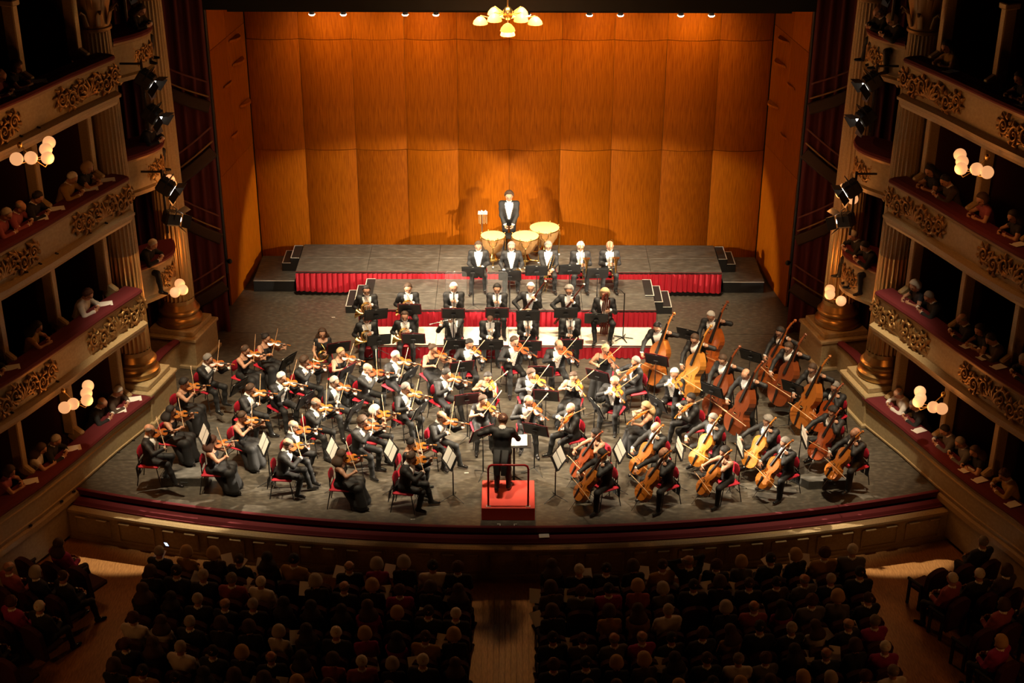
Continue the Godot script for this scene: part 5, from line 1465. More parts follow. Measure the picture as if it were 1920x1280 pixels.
func build_shell() -> void:
	# back wall of wooden panels
	var w := thing("wall_back", "tall orange-brown wooden panel wall of the concert shell", "wall", Transform3D.IDENTITY, "", "structure")
	var mb := MB.new()
	mb.box(Vector3(0, 3.7, -12.62), Vector3(14.2, 7.6, 0.12)); part("backing", mb.done(), w, M.black_wood)
	var ys := [0.0, 3.42, 6.47, 7.42]
	for i in 10:
		for j in 3:
			var pw := 1.392
			var x := -6.96 + pw * (i + 0.5)
			var h: float = ys[j + 1] - ys[j] - 0.012
			var yaw := 0.0
			mb = MB.new()
			# gently bowed towards the hall, as the panels of the shell are
			var bow := 0.34
			var R := pw * 0.498 / sin(bow)
			for q in 10:
				var a0 := -bow + 2.0 * bow * q / 10.0
				var a1 := -bow + 2.0 * bow * (q + 1) / 10.0
				var k := mb.v.size()
				for e in 4:
					var a := a0 if e == 0 or e == 3 else a1
					var rd := Vector3(sin(a + yaw), 0, cos(a + yaw))
					mb.v.append(Vector3(x, ys[j] + 0.006 + (h if e > 1 else 0.0), -12.52 + 0.012 * sin(i * 2.3 + j * 1.7) - R * cos(bow)) + rd * R); mb.n.append(rd)
				mb.tri(k, k + 1, k + 2); mb.tri(k, k + 2, k + 3)
				for e in 2:
					var y: float = ys[j] + 0.006 + h * e
					var pa := Vector3(x, y, -12.52 - R * cos(bow)) + Vector3(sin(a0 + yaw), 0, cos(a0 + yaw)) * R
					var pb := Vector3(x, y, -12.52 - R * cos(bow)) + Vector3(sin(a1 + yaw), 0, cos(a1 + yaw)) * R
					if e == 1: mb.quad(pa, pb, Vector3(pb.x, y, -12.56), Vector3(pa.x, y, -12.56))
					else: mb.quad(pb, pa, Vector3(pa.x, y, -12.56), Vector3(pb.x, y, -12.56))
			part("wood_panel", mb.done(), w, [M.wood_a, M.wood_b, M.wood_c][(i * 2 + j * 5 + i * j) % 3])
	# side walls
	for s: float in [-1.0, 1.0]:
		var sw := thing("wall_" + ("cello_side" if s > 0 else "violin_side"), "splayed orange wooden side wall of the shell beside the " + ("basses" if s > 0 else "violins"), "wall", Transform3D.IDENTITY, "", "structure")
		var a := Vector3(s * 6.97, 0, -12.5)
		var b := Vector3(s * 7.36, 0, -9.70)
		var d := (b - a)
		var L := d.length()
		var yaw := atan2(d.x, d.z)
		var bs := Basis(Vector3.UP, yaw)
		for i in 2:
			for j in 3:
				var y0: float = [0.0, 3.6, 6.9][j]
				var y1: float = [3.6, 6.9, 8.3][j]
				mb = MB.new()
				mb.box(a + d * (0.27 if i == 0 else 0.77) + Vector3(s * 0.04, (y0 + y1) / 2, 0), Vector3(0.06, y1 - y0 - 0.01, L * (0.54 if i == 0 else 0.46) - 0.008), bs, 0.004)
				part("wood_panel", mb.done(), sw, [M.wood_a, M.wood_c, M.wood_b][(i + j) % 3])
		for k in 5:
			var y: float = [6.75, 6.1, 4.9, 5.75, 4.35][k]
			var zc: float = [0.35, 0.30, 0.20, 0.62, 0.55][k]
			var len: float = [0.75, 0.8, 0.75, 0.6, 0.55][k]
			mb = MB.new()
			var pl := PackedVector2Array()
			for q in 9:
				var u := q / 8.0
				pl.append(Vector2(-s * (0.02 + (0.16 if k < 3 else 0.05) * sin(PI * u)), (u - 0.5) * len))
			mb.prism(pl, -0.03, 0.03, Transform3D(bs, a + d * zc + Vector3(0, y, 0)))
			part("diffuser_fin", mb.done(), sw, M.wood_a)
		# black boom pipe at the front edge of the shell
		mb = MB.new(); mb.tube([Vector3(s * 7.42, 1.0, -9.6), Vector3(s * 7.42, 11.0, -9.6)], [0.055], 10)
		var bp := solo("boom_pipe", mb.done(), M.black_metal, "tall black lighting boom pipe beside the shell wall, %s side" % ("cello" if s > 0 else "violin"), "pipe")
		mb = MB.new(); mb.ball(Vector3(s * 7.30, 1.35, -9.55), Vector3(0.07, 0.07, 0.07), 10); mb.tube([Vector3(s * 7.42, 1.35, -9.6), Vector3(s * 7.30, 1.35, -9.55)], [0.03], 6); part("clamp", mb.done(), bp, M.black_metal)
		# red house curtain with gold bands
		var cu := thing("stage_curtain", "dark red draped house curtain with gold fringed bands, %s side" % ("cello" if s > 0 else "violin"), "curtain")
		mb = MB.new()
		var n := 60
		for r in 2:
			for i in n + 1:
				var x := 7.14 + 2.4 * i / n
				var ph := x * 22.0
				mb.v.append(Vector3(s * x, 0.0 if r == 0 else 12.0, -8.15 + 0.05 * sin(ph)))
				mb.n.append(Vector3(-s * 1.1 * cos(ph), 0, 1).normalized())
		for i in n:
			if s > 0:
				mb.tri(i, i + 1, i + n + 2); mb.tri(i, i + n + 2, i + n + 1)
			else:
				mb.tri(i, i + n + 2, i + 1); mb.tri(i, i + n + 1, i + n + 2)
		part("drape", mb.done(), cu, M.curtain)
		# each band: edge cord, gold cord and a lace strip, sweeping up or down across the drape
		for q in CURTAIN_BANDS:
			for k in 3:
				mb = MB.new()
				var pts: Array = []
				for i in 13:
					var u := i / 12.0
					var y: float = lerpf(q[0], q[1], u) - 0.07 * sin(PI * u) - [0.0, 0.36, 0.62][k]
					pts.append(Vector3(s * lerpf(8.75, 7.16, u), y, -8.07))
				mb.tube(pts, [[0.022, 0.02, 0.15][k]], 8, 1.0, 0.08, Vector3.BACK)
				part(["edge_cord", "gold_cord", "lace_strip"][k], mb.done(), cu, [M.curtain_cord, M.gold_dull, M.curtain_lace][k])
	# black border cloth above the stage
	mb = MB.new(); mb.box(Vector3(0, 10.6, -11.25), Vector3(15.4, 6.2, 0.06)); struct("trim_3", mb.done(), M.black_cloth, "black border cloth hanging above the wooden shell", "border cloth")
	mb = MB.new(); mb.box(Vector3(0, 11.1, -9.4), Vector3(19.0, 6.2, 0.06)); struct("trim_4", mb.done(), M.black_cloth, "black border cloth hanging at the mouth of the shell", "border cloth")
	for k in 9:
		var x: float = [-5.02, -4.22, -2.65, -1.87, 0.46, 2.03, 2.82, 4.35, 5.13][k]
		var o := thing("stage_downlight", "small bright downlight under the black border cloth, %s from the violin side" % ORD[k], "spotlight", at(x, 7.42, -11.28), "row of downlights")
		mb = MB.new(); mb.lathe([Vector2(0.001, 0.16), Vector2(0.05, 0.15), Vector2(0.075, 0.02), Vector2(0.07, 0.0)], 14); part("housing", mb.done(), o, M.black_metal)
		mb = MB.new(); mb.lathe([Vector2(0.001, -0.03), Vector2(0.06, -0.02), Vector2(0.085, 0.012)], 14); part("lamp_lens", mb.done(), o, M.lamp_white)
		var l := SpotLight3D.new(); l.name = "downlight"; o.add_child(l, true)
		l.position = Vector3(0, -0.05, 0); l.rotation = Vector3(-PI / 2 + 0.85, 0, 0)
		l.light_color = Color(1.0, 0.78, 0.52); l.light_energy = E_DOWN; l.spot_range = 40; l.spot_angle = 62; l.spot_angle_attenuation = 1.0; l.light_size = 0.06; l.shadow_enabled = true
	# hanging lamp of pleated glass shades in front of the border
	var ch := thing("pendant_chandelier", "brass chandelier of pleated glowing glass shades above the stage", "chandelier", at(-0.04, 8.45, -7.1))
	mb = MB.new(); mb.tube([Vector3(0, 0.1, 0), Vector3(0, 1.6, 0)], [0.02], 8); mb.ball(Vector3(0, 0.05, 0), Vector3(0.12, 0.16, 0.12), 12); part("stem", mb.done(), ch, M.gold)
	for k in 9:
		var a := TAU * k / 8.0
		var c := Vector3(cos(a) * (0.62 if k % 2 == 0 else 0.42), -0.12 + 0.14 * (k % 2), sin(a) * (0.62 if k % 2 == 0 else 0.42)) if k < 8 else Vector3(0, -0.38, 0)
		mb = MB.new(); mb.tube([Vector3(0, 0.02, 0), Vector3(c.x * 0.5, c.y + 0.05, c.z * 0.5), c + Vector3(0, 0.12, 0)], [0.012], 6); part("arm", mb.done(), ch, M.gold)
		mb = MB.new(); mb.lathe([Vector2(0.04, 0.10), Vector2(0.09, 0.07), Vector2(0.15, 0.0), Vector2(0.17, -0.07)], 24, Transform3D(Basis.IDENTITY, c), 12, 0.06); part("glass_shade", mb.done(), ch, M.shade_glass)
		mb = MB.new(); mb.ball(c + Vector3(0, 0.0, 0), Vector3(0.045, 0.06, 0.045), 10); part("light_bulb", mb.done(), ch, M.lamp_warm)
	var ol := OmniLight3D.new(); ol.name = "chandelier_light"; ch.add_child(ol); ol.position = Vector3(0, -0.62, 0); ol.light_color = Color(1.0, 0.66, 0.34); ol.light_energy = 4.0; ol.light_size = 0.3; ol.omni_range = 30; ol.shadow_enabled = true

func column(s: float, cx: float, cz: float, yaw: float, label: String) -> void:
	var o := thing("fluted_column", label, "column", at(s * cx, 0, cz, s * yaw), "proscenium columns")
	var mb := MB.new(); mb.box(Vector3(0, 0.36, 0), Vector3(1.3, 0.72, 1.3), Basis.IDENTITY, 0.012); mb.box(Vector3(0, 0.04, 0), Vector3(1.42, 0.10, 1.42), Basis.IDENTITY, 0.02); mb.box(Vector3(0, 0.765, 0), Vector3(1.38, 0.09, 1.38), Basis.IDENTITY, 0.02); part("pedestal", mb.done(), o, M.cream)
	mb = MB.new(); mb.box(Vector3(0, 0.875, 0), Vector3(1.14, 0.13, 1.14), Basis.IDENTITY, 0.015); part("plinth", mb.done(), o, M.cream)
	mb = MB.new(); mb.lathe([Vector2(0.50, 0.94), Vector2(0.54, 0.97), Vector2(0.555, 1.03), Vector2(0.54, 1.09), Vector2(0.49, 1.12), Vector2(0.465, 1.15), Vector2(0.455, 1.20), Vector2(0.475, 1.24), Vector2(0.50, 1.27), Vector2(0.50, 1.31), Vector2(0.475, 1.34), Vector2(0.44, 1.36), Vector2(0.42, 1.42), Vector2(0.40, 1.5)], 40); part("base_torus", mb.done(), o, M.gold_base)
	mb = MB.new()
	mb.lathe([Vector2(0.395, 1.48), Vector2(0.395, 1.60)], 48); mb.lathe([Vector2(0.395, 1.60), Vector2(0.38, 2.8), Vector2(0.37, 3.95)], 192, Transform3D.IDENTITY, 24, 0.085); part("gilded_shaft", mb.done(), o, M.gold_flute)
	mb = MB.new(); mb.lathe([Vector2(0.37, 3.95), Vector2(0.36, 5.5), Vector2(0.34, 7.2), Vector2(0.315, 8.9)], 192, Transform3D.IDENTITY, 24, 0.085); part("upper_shaft", mb.done(), o, M.cream_gilt)
	mb = MB.new(); mb.lathe([Vector2(0.315, 8.9), Vector2(0.36, 8.93), Vector2(0.36, 8.98), Vector2(0.32, 9.0), Vector2(0.33, 9.3), Vector2(0.42, 9.7), Vector2(0.50, 9.85), Vector2(0.5, 9.95), Vector2(0.001, 9.96)], 32)
	for k in 16:
		var a := TAU * k / 8.0 + (0.0 if k < 8 else TAU / 16)
		var y := 9.05 if k < 8 else 9.4
		var rd := Vector3(cos(a), 0, sin(a))
		mb.tube([rd * 0.33 + Vector3.UP * y, rd * 0.40 + Vector3.UP * (y + 0.25), rd * 0.52 + Vector3.UP * (y + 0.34), rd * 0.55 + Vector3.UP * (y + 0.27)], [0.08, 0.07, 0.05, 0.02], 6, 1.0, 0.35, Vector3.UP)
	part("leaf_capital", mb.done(), o, M.gold_dull)

func scroll_mesh(sd: int, bend := 0.0) -> ArrayMesh:
	# gilded acanthus scroll relief about 1.7 m long and 0.5 m high in the x-y plane
	var mb := MB.new()
	var r := RandomNumberGenerator.new(); r.seed = sd
	for s: float in [-1.0, 1.0]:
		for t in 3:
			var c := Vector3(s * (0.22 + 0.27 * t), 0.04 * (1 if t % 2 == 0 else -1), 0)
			var pts: Array = []
			var rad: Array = []
			for i in 22:
				var u := i / 21.0
				var a := (2.6 + 0.4 * t) * PI * u * (1.0 if t % 2 == 0 else -1.0) * s + r.randf() * 0.05
				var R := (0.15 - 0.015 * t) * (1.0 - 0.82 * u)
				pts.append(c + Vector3(cos(a) * R, sin(a) * R * 1.15, 0.012 + 0.015 * u))
				rad.append(lerpf(0.034, 0.014, u))
			mb.tube(pts, rad, 6)
			for k in 8:
				var a := TAU * k / 8.0 + t
				var d := Vector3(cos(a), sin(a), 0)
				mb.tube([c + d * 0.10, c + d * 0.16 + Vector3(0, 0, 0.03), c + d * 0.21 + Vector3(-d.y, d.x, 0) * 0.03], [0.024, 0.042, 0.012], 6, 1.0, 0.5, Vector3.BACK)
			mb.ball(c + Vector3(0, 0, 0.025), Vector3(0.028, 0.028, 0.02), 8)
	for k in 7:
		var a := PI * (k + 0.5) / 7.0
		var d := Vector3(cos(a), sin(a), 0)
		mb.tube([Vector3(0, -0.12, 0.0), Vector3(0, -0.12, 0.03) + d * 0.17, Vector3(0, -0.12, 0.0) + d * 0.28], [0.02, 0.04, 0.016], 6, 1.0, 0.5, Vector3.BACK)
	if bend > 0.0:
		for i in mb.v.size():
			var p := mb.v[i]
			p.z -= bend * p.x * p.x
			mb.v[i] = p
	return mb.done()

func build_house() -> void:
	var rel := [scroll_mesh(1), scroll_mesh(7)]
	var rel_bent := [scroll_mesh(1, 0.3), scroll_mesh(7, 0.3)]
	for s: float in [-1.0, 1.0]:
		var word := "cello" if s > 0 else "violin"
		column(s, 8.55, -4.02, 0.235, "great fluted column with gilded lower shaft next to the tiers of boxes, %s side" % word)
		column(s, 8.08, -6.80, 0.235, "great fluted column with gilded lower shaft next to the house curtain, %s side" % word)
		# tiers of boxes
		for k in 4:
			var h: float = TIERS[k]
			var nm: String = ["stage level", "second", "third", "fourth"][k]
			var t := thing("box_tier", "%s tier of theatre boxes with red velvet ledge and gilded parapet, %s side" % [nm, word], "theatre box", Transform3D.IDENTITY, "tiers of theatre boxes")
			var path := side_path(s, h)
			var low := -0.85 if k > 0 else -1.75
			var mb := MB.new()
			mb.strip(path, [Vector2(-0.02, low + 0.08), Vector2(0.0, low + 0.08), Vector2(0.0, -0.05), Vector2(-0.10, -0.05)]); part("parapet", mb.done(), t, M.cream)
			mb = MB.new(); mb.strip(path, [Vector2(0.06, -0.085), Vector2(0.09, -0.04), Vector2(0.07, 0.01), Vector2(-0.05, 0.03), Vector2(-0.36, 0.02), Vector2(-0.42, -0.05)]); part("velvet_ledge", mb.done(), t, M.velvet)
			mb = MB.new(); mb.strip(path, [Vector2(0.0, -0.17), Vector2(0.035, -0.15), Vector2(0.06, -0.085), Vector2(0.0, -0.08)]); part("gilt_bead", mb.done(), t, M.gold_dull)
			if k > 0:
				mb = MB.new(); mb.strip(path, [Vector2(-0.45, low - 0.20), Vector2(0.0, low - 0.18), Vector2(0.05, low - 0.10), Vector2(0.06, low - 0.04), Vector2(0.13, low), Vector2(0.14, low + 0.06), Vector2(0.06, low + 0.10), Vector2(0.0, low + 0.12)]); part("cornice", mb.done(), t, M.cream_gilt)
				mb = MB.new(); mb.strip(path, [Vector2(-2.1, low + 0.0), Vector2(-2.1, low - 0.22), Vector2(-0.3, low - 0.2), Vector2(-0.02, low + 0.0)], true); part("box_floor", mb.done(), t, M.box_red)
			else:
				mb = MB.new(); mb.strip(path, [Vector2(0.0, -0.95), Vector2(0.06, -0.93), Vector2(0.05, -0.82), Vector2(0.02, -0.78), Vector2(0.0, -0.78)]); part("base_moulding", mb.done(), t, M.cream_gilt)
				mb = MB.new(); mb.strip(path, [Vector2(0.0, -0.72), Vector2(0.025, -0.71), Vector2(0.025, -0.68), Vector2(0.0, -0.67)]); mb.strip(path, [Vector2(0.0, -0.3), Vector2(0.025, -0.29), Vector2(0.025, -0.26), Vector2(0.0, -0.25)]); part("panel_moulding", mb.done(), t, M.cream_gilt)
				mb = MB.new(); mb.strip(path, [Vector2(-2.1, -0.95), Vector2(-0.02, -0.95)]); part("box_floor", mb.done(), t, M.box_red)
			mb = MB.new(); mb.strip(path, [Vector2(-2.0, -0.95), Vector2(-2.0, 1.8)]); part("back_lining", mb.done(), t, M.box_red)
			# pillars between the boxes
			for q in [[0, 0.22], [1, 0.45], [2, 0.75], [4, 0.0], [5, 0.1]]:
				var a: Array = side_path(-1.0, h, false)[q[0]]
				var b: Array = side_path(-1.0, h, false)[q[0] + 1]
				var p: Vector3 = a[0].lerp(b[0], q[1])
				var nr: Vector3 = a[1].lerp(b[1], q[1])
				if s > 0:
					p.x = -p.x; nr.x = -nr.x
				p -= nr * 0.62
				var bs := Basis(Vector3.UP, atan2(nr.x, nr.z))
				mb = MB.new()
				mb.box(p + Vector3.UP * 0.78, Vector3(0.16, 1.55, 0.26), bs, 0.02); mb.box(p + Vector3.UP * 1.5, Vector3(0.24, 0.12, 0.34), bs, 0.02); mb.box(p - Vector3.UP * 0.0 + nr * 0.12, Vector3(0.14, 0.34, 0.3), bs * Basis(Vector3.RIGHT, 0.5), 0.03)
				part("pillar", mb.done(), t, M.cream_gilt)
				mb = MB.new(); mb.box(p - nr * 0.75 + Vector3.UP * 0.4, Vector3(0.06, 2.6, 1.3), bs); part("partition", mb.done(), t, M.box_red)
			if k > 0:
				for i in 3:
					var a: Array = side_path(-1.0, h, false)[i * 2]
					var b: Array = side_path(-1.0, h, false)[i * 2 + 1]
					var p: Vector3 = a[0].lerp(b[0], 0.62)
					var nr: Vector3 = (a[1] + b[1]).normalized()
					if i == 1:
						p = b[0]
					if s > 0:
						p.x = -p.x; nr.x = -nr.x
					var bs := Basis(Vector3.UP, atan2(nr.x, nr.z))
					part("gilded_relief", rel[(k + i) % 2], t, M.gold_relief, Transform3D(bs * Basis.from_scale(Vector3(1.15, 1.2, 1.5)), p + nr * 0.01 + Vector3(0, -0.46, 0)))
		# stage boxes between the two columns
		for k in 4:
			var h: float = TIERS[k]
			var t := thing("stage_box", "%s curved stage box between the two columns, %s side" % [["lowest", "second", "third", "uppermost"][k], word], "theatre box", Transform3D.IDENTITY, "stage boxes between columns")
			var pts: Array = []
			for i in 9:
				var u := i / 8.0
				var p := Vector3(lerpf(-8.36, -7.98, u) + (0.34 if k > 0 else -0.1) * sin(PI * u), h, lerpf(-4.55, -6.2, u))
				var nr := Vector3(0.97, 0, 0.22 + 0.7 * cos(PI * u)).normalized()
				pts.append([Vector3(-p.x * s, p.y, p.z), Vector3(-nr.x * s, 0, nr.z)])
			if s > 0: pts.reverse()
			var mb := MB.new(); mb.strip(pts, [Vector2(-0.1, -0.98), Vector2(0.0, -0.92), Vector2(0.0, -0.06)]); part("parapet", mb.done(), t, M.cream)
			mb = MB.new(); mb.strip(pts, [Vector2(0.05, -0.085), Vector2(0.07, -0.03), Vector2(0.04, 0.02), Vector2(-0.14 if k == 0 else -0.35, 0.02), Vector2(-0.16 if k == 0 else -0.9, -0.05)]); part("velvet_ledge", mb.done(), t, M.velvet)
			mb = MB.new(); mb.strip(pts, [Vector2(0.0, -0.16), Vector2(0.03, -0.14), Vector2(0.05, -0.085)]); part("gilt_bead", mb.done(), t, M.gold_dull); mb = MB.new(); mb.strip(pts, [Vector2(0.0, -0.95), Vector2(0.05, -0.93), Vector2(0.06, -0.84), Vector2(0.0, -0.80)]); part("gilt_moulding", mb.done(), t, M.cream_gilt)
			mb = MB.new(); mb.box(Vector3(s * 9.15, h + 0.4, -5.45), Vector3(0.1, 2.6, 2.4)); part("back_lining", mb.done(), t, M.box_red)
			if k > 0:
				mb = MB.new(); mb.box(Vector3(s * 8.75, h - 0.98, -5.42), Vector3(0.9, 0.06, 1.6)); part("box_floor", mb.done(), t, M.cream_gilt)
				var nr := Vector3(-s * 0.98, 0, 0.2).normalized()
				part("gilded_relief", rel_bent[k % 2], t, M.gold_relief, Transform3D(Basis(Vector3.UP, atan2(nr.x, nr.z)) * Basis.from_scale(Vector3(0.62, 1.0, 1.0)), Vector3(s * 7.825, h - 0.50, -5.37)))

func globe_cluster(label: String, pts: Array, root: Vector3, group: String, energy: float) -> void:
	var o := thing("globe_lamp", label, "lamp", Transform3D(Basis.IDENTITY, root), group)
	var c := Vector3.ZERO
	for p in pts: c += (p - root) / pts.size()
	var mb := MB.new(); mb.ball(Vector3.ZERO, Vector3(0.05, 0.07, 0.05), 10); mb.tube([Vector3.ZERO, Vector3(c.x * 0.7, c.y - 0.12, c.z * 0.7)], [0.014], 6); part("bracket", mb.done(), o, M.gold)
	for p in pts:
		var q: Vector3 = p - root
		mb = MB.new(); mb.tube([Vector3(c.x * 0.7, c.y - 0.12, c.z * 0.7), Vector3(lerpf(c.x, q.x, 0.6), q.y - 0.16, lerpf(c.z, q.z, 0.6)), q + Vector3(0, -0.10, 0)], [0.010], 6); part("arm", mb.done(), o, M.gold)
		mb = MB.new(); mb.ball(q, Vector3(0.122, 0.122, 0.122), 20); part("glass_globe", mb.done(), o, M.globe)
	var l := OmniLight3D.new(); l.name = "globe_light"; o.add_child(l); l.position = c + Vector3(0, 0.0, 0) + (c - Vector3.ZERO).normalized() * 0.45
	l.light_color = Color(1.0, 0.62, 0.30); l.light_energy = energy; l.omni_range = 25; l.light_size = 0.2; l.shadow_enabled = true
# ---------------------------------------------------------------- what stands on the stage
func spot_fixture(label: String, pos: Vector3, aims: Array, energy: float, ang: float) -> void:
	var o := thing("theatre_spotlight", label, "spotlight", Transform3D(Basis.IDENTITY, pos), "side spotlights")
	var mb := MB.new(); mb.tube([Vector3(0, 0.75, 0), Vector3(0, -0.75, 0)], [0.03], 8); mb.tube([Vector3(0, 0.7, 0), Vector3(signf(pos.x) * 0.45, 0.7, 0)], [0.025], 8); part("mounting_pipe", mb.done(), o, M.black_metal)
	for k in aims.size():
		var c := Vector3(-signf(pos.x) * 0.10, 0.42 - 0.84 * k / maxf(1.0, aims.size() - 1.0), 0.16 - 0.24 * k) if aims.size() > 1 else Vector3(-signf(pos.x) * 0.1, 0, 0.1)
		var tgt: Vector3 = aims[k]
		var xf := frame(c, tgt - (pos + c), Vector3.UP)
		var lh := part("lamp_housing", housing_mesh, o, M.black_metal, xf)
		part("lamp_lens", lens_mesh, lh, M.spot_lens)
		for q in 4: part("barn_door", door_mesh, lh, M.black_metal, Transform3D(Basis(Vector3.BACK, q * PI / 2), Vector3(0, 0, 0.20)))
		part("yoke", yoke_mesh, lh, M.black_metal)
		var l := SpotLight3D.new(); l.name = "spot_light"; o.add_child(l, true)
		l.look_at_from_position(pos + c + xf.basis.z * 0.30, tgt)
		l.spot_angle = ang; l.spot_angle_attenuation = 0.25; l.spot_range = 60; l.light_size = 0.07; l.light_energy = energy; l.light_color = Color(1.0, 0.93, 0.82); l.shadow_enabled = true
var housing_mesh: ArrayMesh
var lens_mesh: ArrayMesh
var door_mesh: ArrayMesh
var yoke_mesh: ArrayMesh
func details() -> void:
	var mb := MB.new(); mb.box(Vector3(0, 0, 0.0), Vector3(0.30, 0.32, 0.36), Basis.IDENTITY, 0.04)
	for k in 5: mb.box(Vector3(0, 0.165, -0.13 + 0.06 * k), Vector3(0.24, 0.012, 0.02))
	housing_mesh = mb.done()
	mb = MB.new(); mb.lathe([Vector2(0.12, 0.182), Vector2(0.10, 0.195), Vector2(0.001, 0.20)], 18, Transform3D(Basis(Vector3.RIGHT, PI / 2), Vector3.ZERO)); lens_mesh = mb.done()
	mb = MB.new(); mb.box(Vector3(0, 0.21, 0.07), Vector3(0.30, 0.008, 0.20), Basis(Vector3.RIGHT, -0.65)); door_mesh = mb.done()
	mb = MB.new(); mb.tube([Vector3(-0.17, 0, 0), Vector3(-0.18, 0.26, 0), Vector3(0.18, 0.26, 0), Vector3(0.17, 0, 0)], [0.014], 6); yoke_mesh = mb.done()
	for s: float in [-1.0, 1.0]:
		var w := "cello" if s > 0 else "violin"
		spot_fixture("upper black stage-box spotlights with barn doors, %s side" % w, Vector3(s * 7.72, 7.42, -4.25), [Vector3(-s * 2.9, 0.4, -2.7), Vector3(-s * 1.0, 0.8, -2.2)], E_KEY, 9.5)
		spot_fixture("lower black stage-box spotlights with barn doors, %s side" % w, Vector3(s * 7.66, 4.85, -4.75), [Vector3(s * 0.4, 0.5, -4.2), Vector3(-s * 0.6, 1.3, -10.6)], E_KEY * 0.58, 15.5)
	for s: float in [-1.0, 1.0]:
		spot_fixture("topmost narrow black spotlight above the boxes, %s side" % ("cello" if s > 0 else "violin"), Vector3(s * 7.75, 10.0, -3.6), [Vector3(-s * 6.0, 0.0, -0.35)], E_KEY * 2.6, 3.6)
	for g in GLOBES:
		var pts: Array = []
		var c := Vector3.ZERO
		for q in g[1]:
			pts.append(Vector3(q[0], q[1], q[2])); c += Vector3(q[0], q[1], q[2]) / g[1].size()
		globe_cluster("brass bracket lamp with frosted glowing globes, %s" % g[0], pts, c + Vector3(signf(c.x) * 0.32, 0.16, 0), "bracket lamps on the boxes", E_GLOBE)
	# the same bracket lamps go on round the horseshoe of boxes behind the picture
	for q in [[11.2, 2.6, 7.5], [11.8, 7.6, 9.5], [11.8, 5.1, 14.5]]:
		for s: float in [-1.0, 1.0]:
			var rt := Vector3(s * q[0], q[1], q[2])
			var pts2: Array = []
			for k in 5: pts2.append(rt + Vector3(-s * (0.35 + 0.05 * k), -0.1 + 0.06 * k, 0.25 * k - 0.5))
			globe_cluster("bracket lamp with frosted globes further round the boxes, %s, %s side" % [["low", "high", "middle"][[2.6, 7.6, 5.1].find(q[1])], "cello" if s > 0 else "violin"], pts2, rt, "bracket lamps on the boxes", E_GLOBE * 1.6)
	# conductor's podium, desk and score
	var pod := thing("conductor_podium", "bright red carpeted podium with a red guard rail", "podium", at(0, 0, 0.12))
	mb = MB.new(); mb.box(Vector3(0, 0.15, 0), Vector3(1.09, 0.30, 1.08), Basis.IDENTITY, 0.012); part("platform", mb.done(), pod, M.podium_red)
	mb = MB.new()
	var pts: Array = [Vector3(-0.405, 0.30, 0.48), Vector3(-0.405, 1.18, 0.48), Vector3(-0.385, 1.25, 0.48), Vector3(-0.33, 1.28, 0.48), Vector3(0.33, 1.28, 0.48), Vector3(0.385, 1.25, 0.48), Vector3(0.405, 1.18, 0.48), Vector3(0.405, 0.30, 0.48)]
	mb.tube(pts, [0.021], 10); part("guard_rail", mb.done(), pod, M.rail_red)
	for s: float in [-1.0, 1.0]:
		mb = MB.new(); mb.box(Vector3(s * 0.405, 0.306, 0.48), Vector3(0.09, 0.012, 0.06)); part("rail_foot", mb.done(), pod, M.nosing)
	var cd := thing("conductor_desk", "black flat conductor's desk before the red podium", "music stand", at(0.12, 0, -0.92))
	mb = MB.new(); mb.box(Vector3(0, 0.95, 0), Vector3(0.72, 0.02, 0.46), Basis(Vector3.RIGHT, 0.12), 0.006); part("desk", mb.done(), cd, M.stand_black)
	mb = MB.new(); mb.tube([Vector3(0, 0, 0), Vector3(0, 0.94, 0)], [0.022], 8); part("pole", mb.done(), cd, M.stand_black)
	for k in 3:
		var a := k * TAU / 3 + 0.5
		mb = MB.new(); mb.tube([Vector3(0, 0.1, 0), Vector3(cos(a) * 0.3, 0.012, sin(a) * 0.3)], [0.012], 6); part("leg", mb.done(), cd, M.stand_black)
	mb = MB.new()
	for s: float in [-1.0, 1.0]: mb.box(Vector3(s * 0.14, 0.972, 0), Vector3(0.27, 0.014, 0.38), Basis(Vector3.RIGHT, 0.12) * Basis(Vector3.BACK, s * 0.05))
	solo("conductor_score", mb.done(), M.paper, "large open white score lying on the conductor's desk", "sheet music", at(0.12, 0.0, -0.92))
	var con := person("cd0", at(-0.13, 0.30, -0.02, PI - 0.12), "person in black tailcoat conducting on the red podium", "", "short", "auburn", false)
	var cx: Transform3D = con.transform
	for it in POSE.cd0.items: add_wind("baton", cx * it[1], "thin pale baton held by the conductor")
	# timpani
	kettle(-0.43, -10.92, 0.66, "small copper kettledrum, next to the mallet rack")
	kettle(0.44, -10.90, 0.735, "medium copper kettledrum between the other two")
	kettle(0.97, -11.50, 0.815, "large copper kettledrum with the widest head")
	person("ti0", at(0.0, 0.70, -11.62, 0.0, 1.07), "person in black tailcoat standing behind the kettledrums", "", "curly", "brown", false)
	var st := thing("timpani_stool", "black stool behind the kettledrums", "stool", at(0.02, 0.70, -11.15))
	part("seat", SH.st_seat, st, M.black_plastic)
	for k in 4: part("leg", SH["st_leg%d" % k], st, M.black_metal)
	var mr := thing("mallet_rack", "mallet rack of fluffy white heads with sticks hanging down", "mallet rack", at(-0.74, 0.70, -11.75))
	mb = MB.new(); mb.tube([Vector3(0, 0, 0), Vector3(0, 1.15, 0)], [0.012], 8); part("pole", mb.done(), mr, M.steel)
	mb = MB.new(); mb.box(Vector3(0.02, 1.16, 0), Vector3(0.26, 0.012, 0.22), Basis.IDENTITY, 0.004); part("tray", mb.done(), mr, M.nosing)
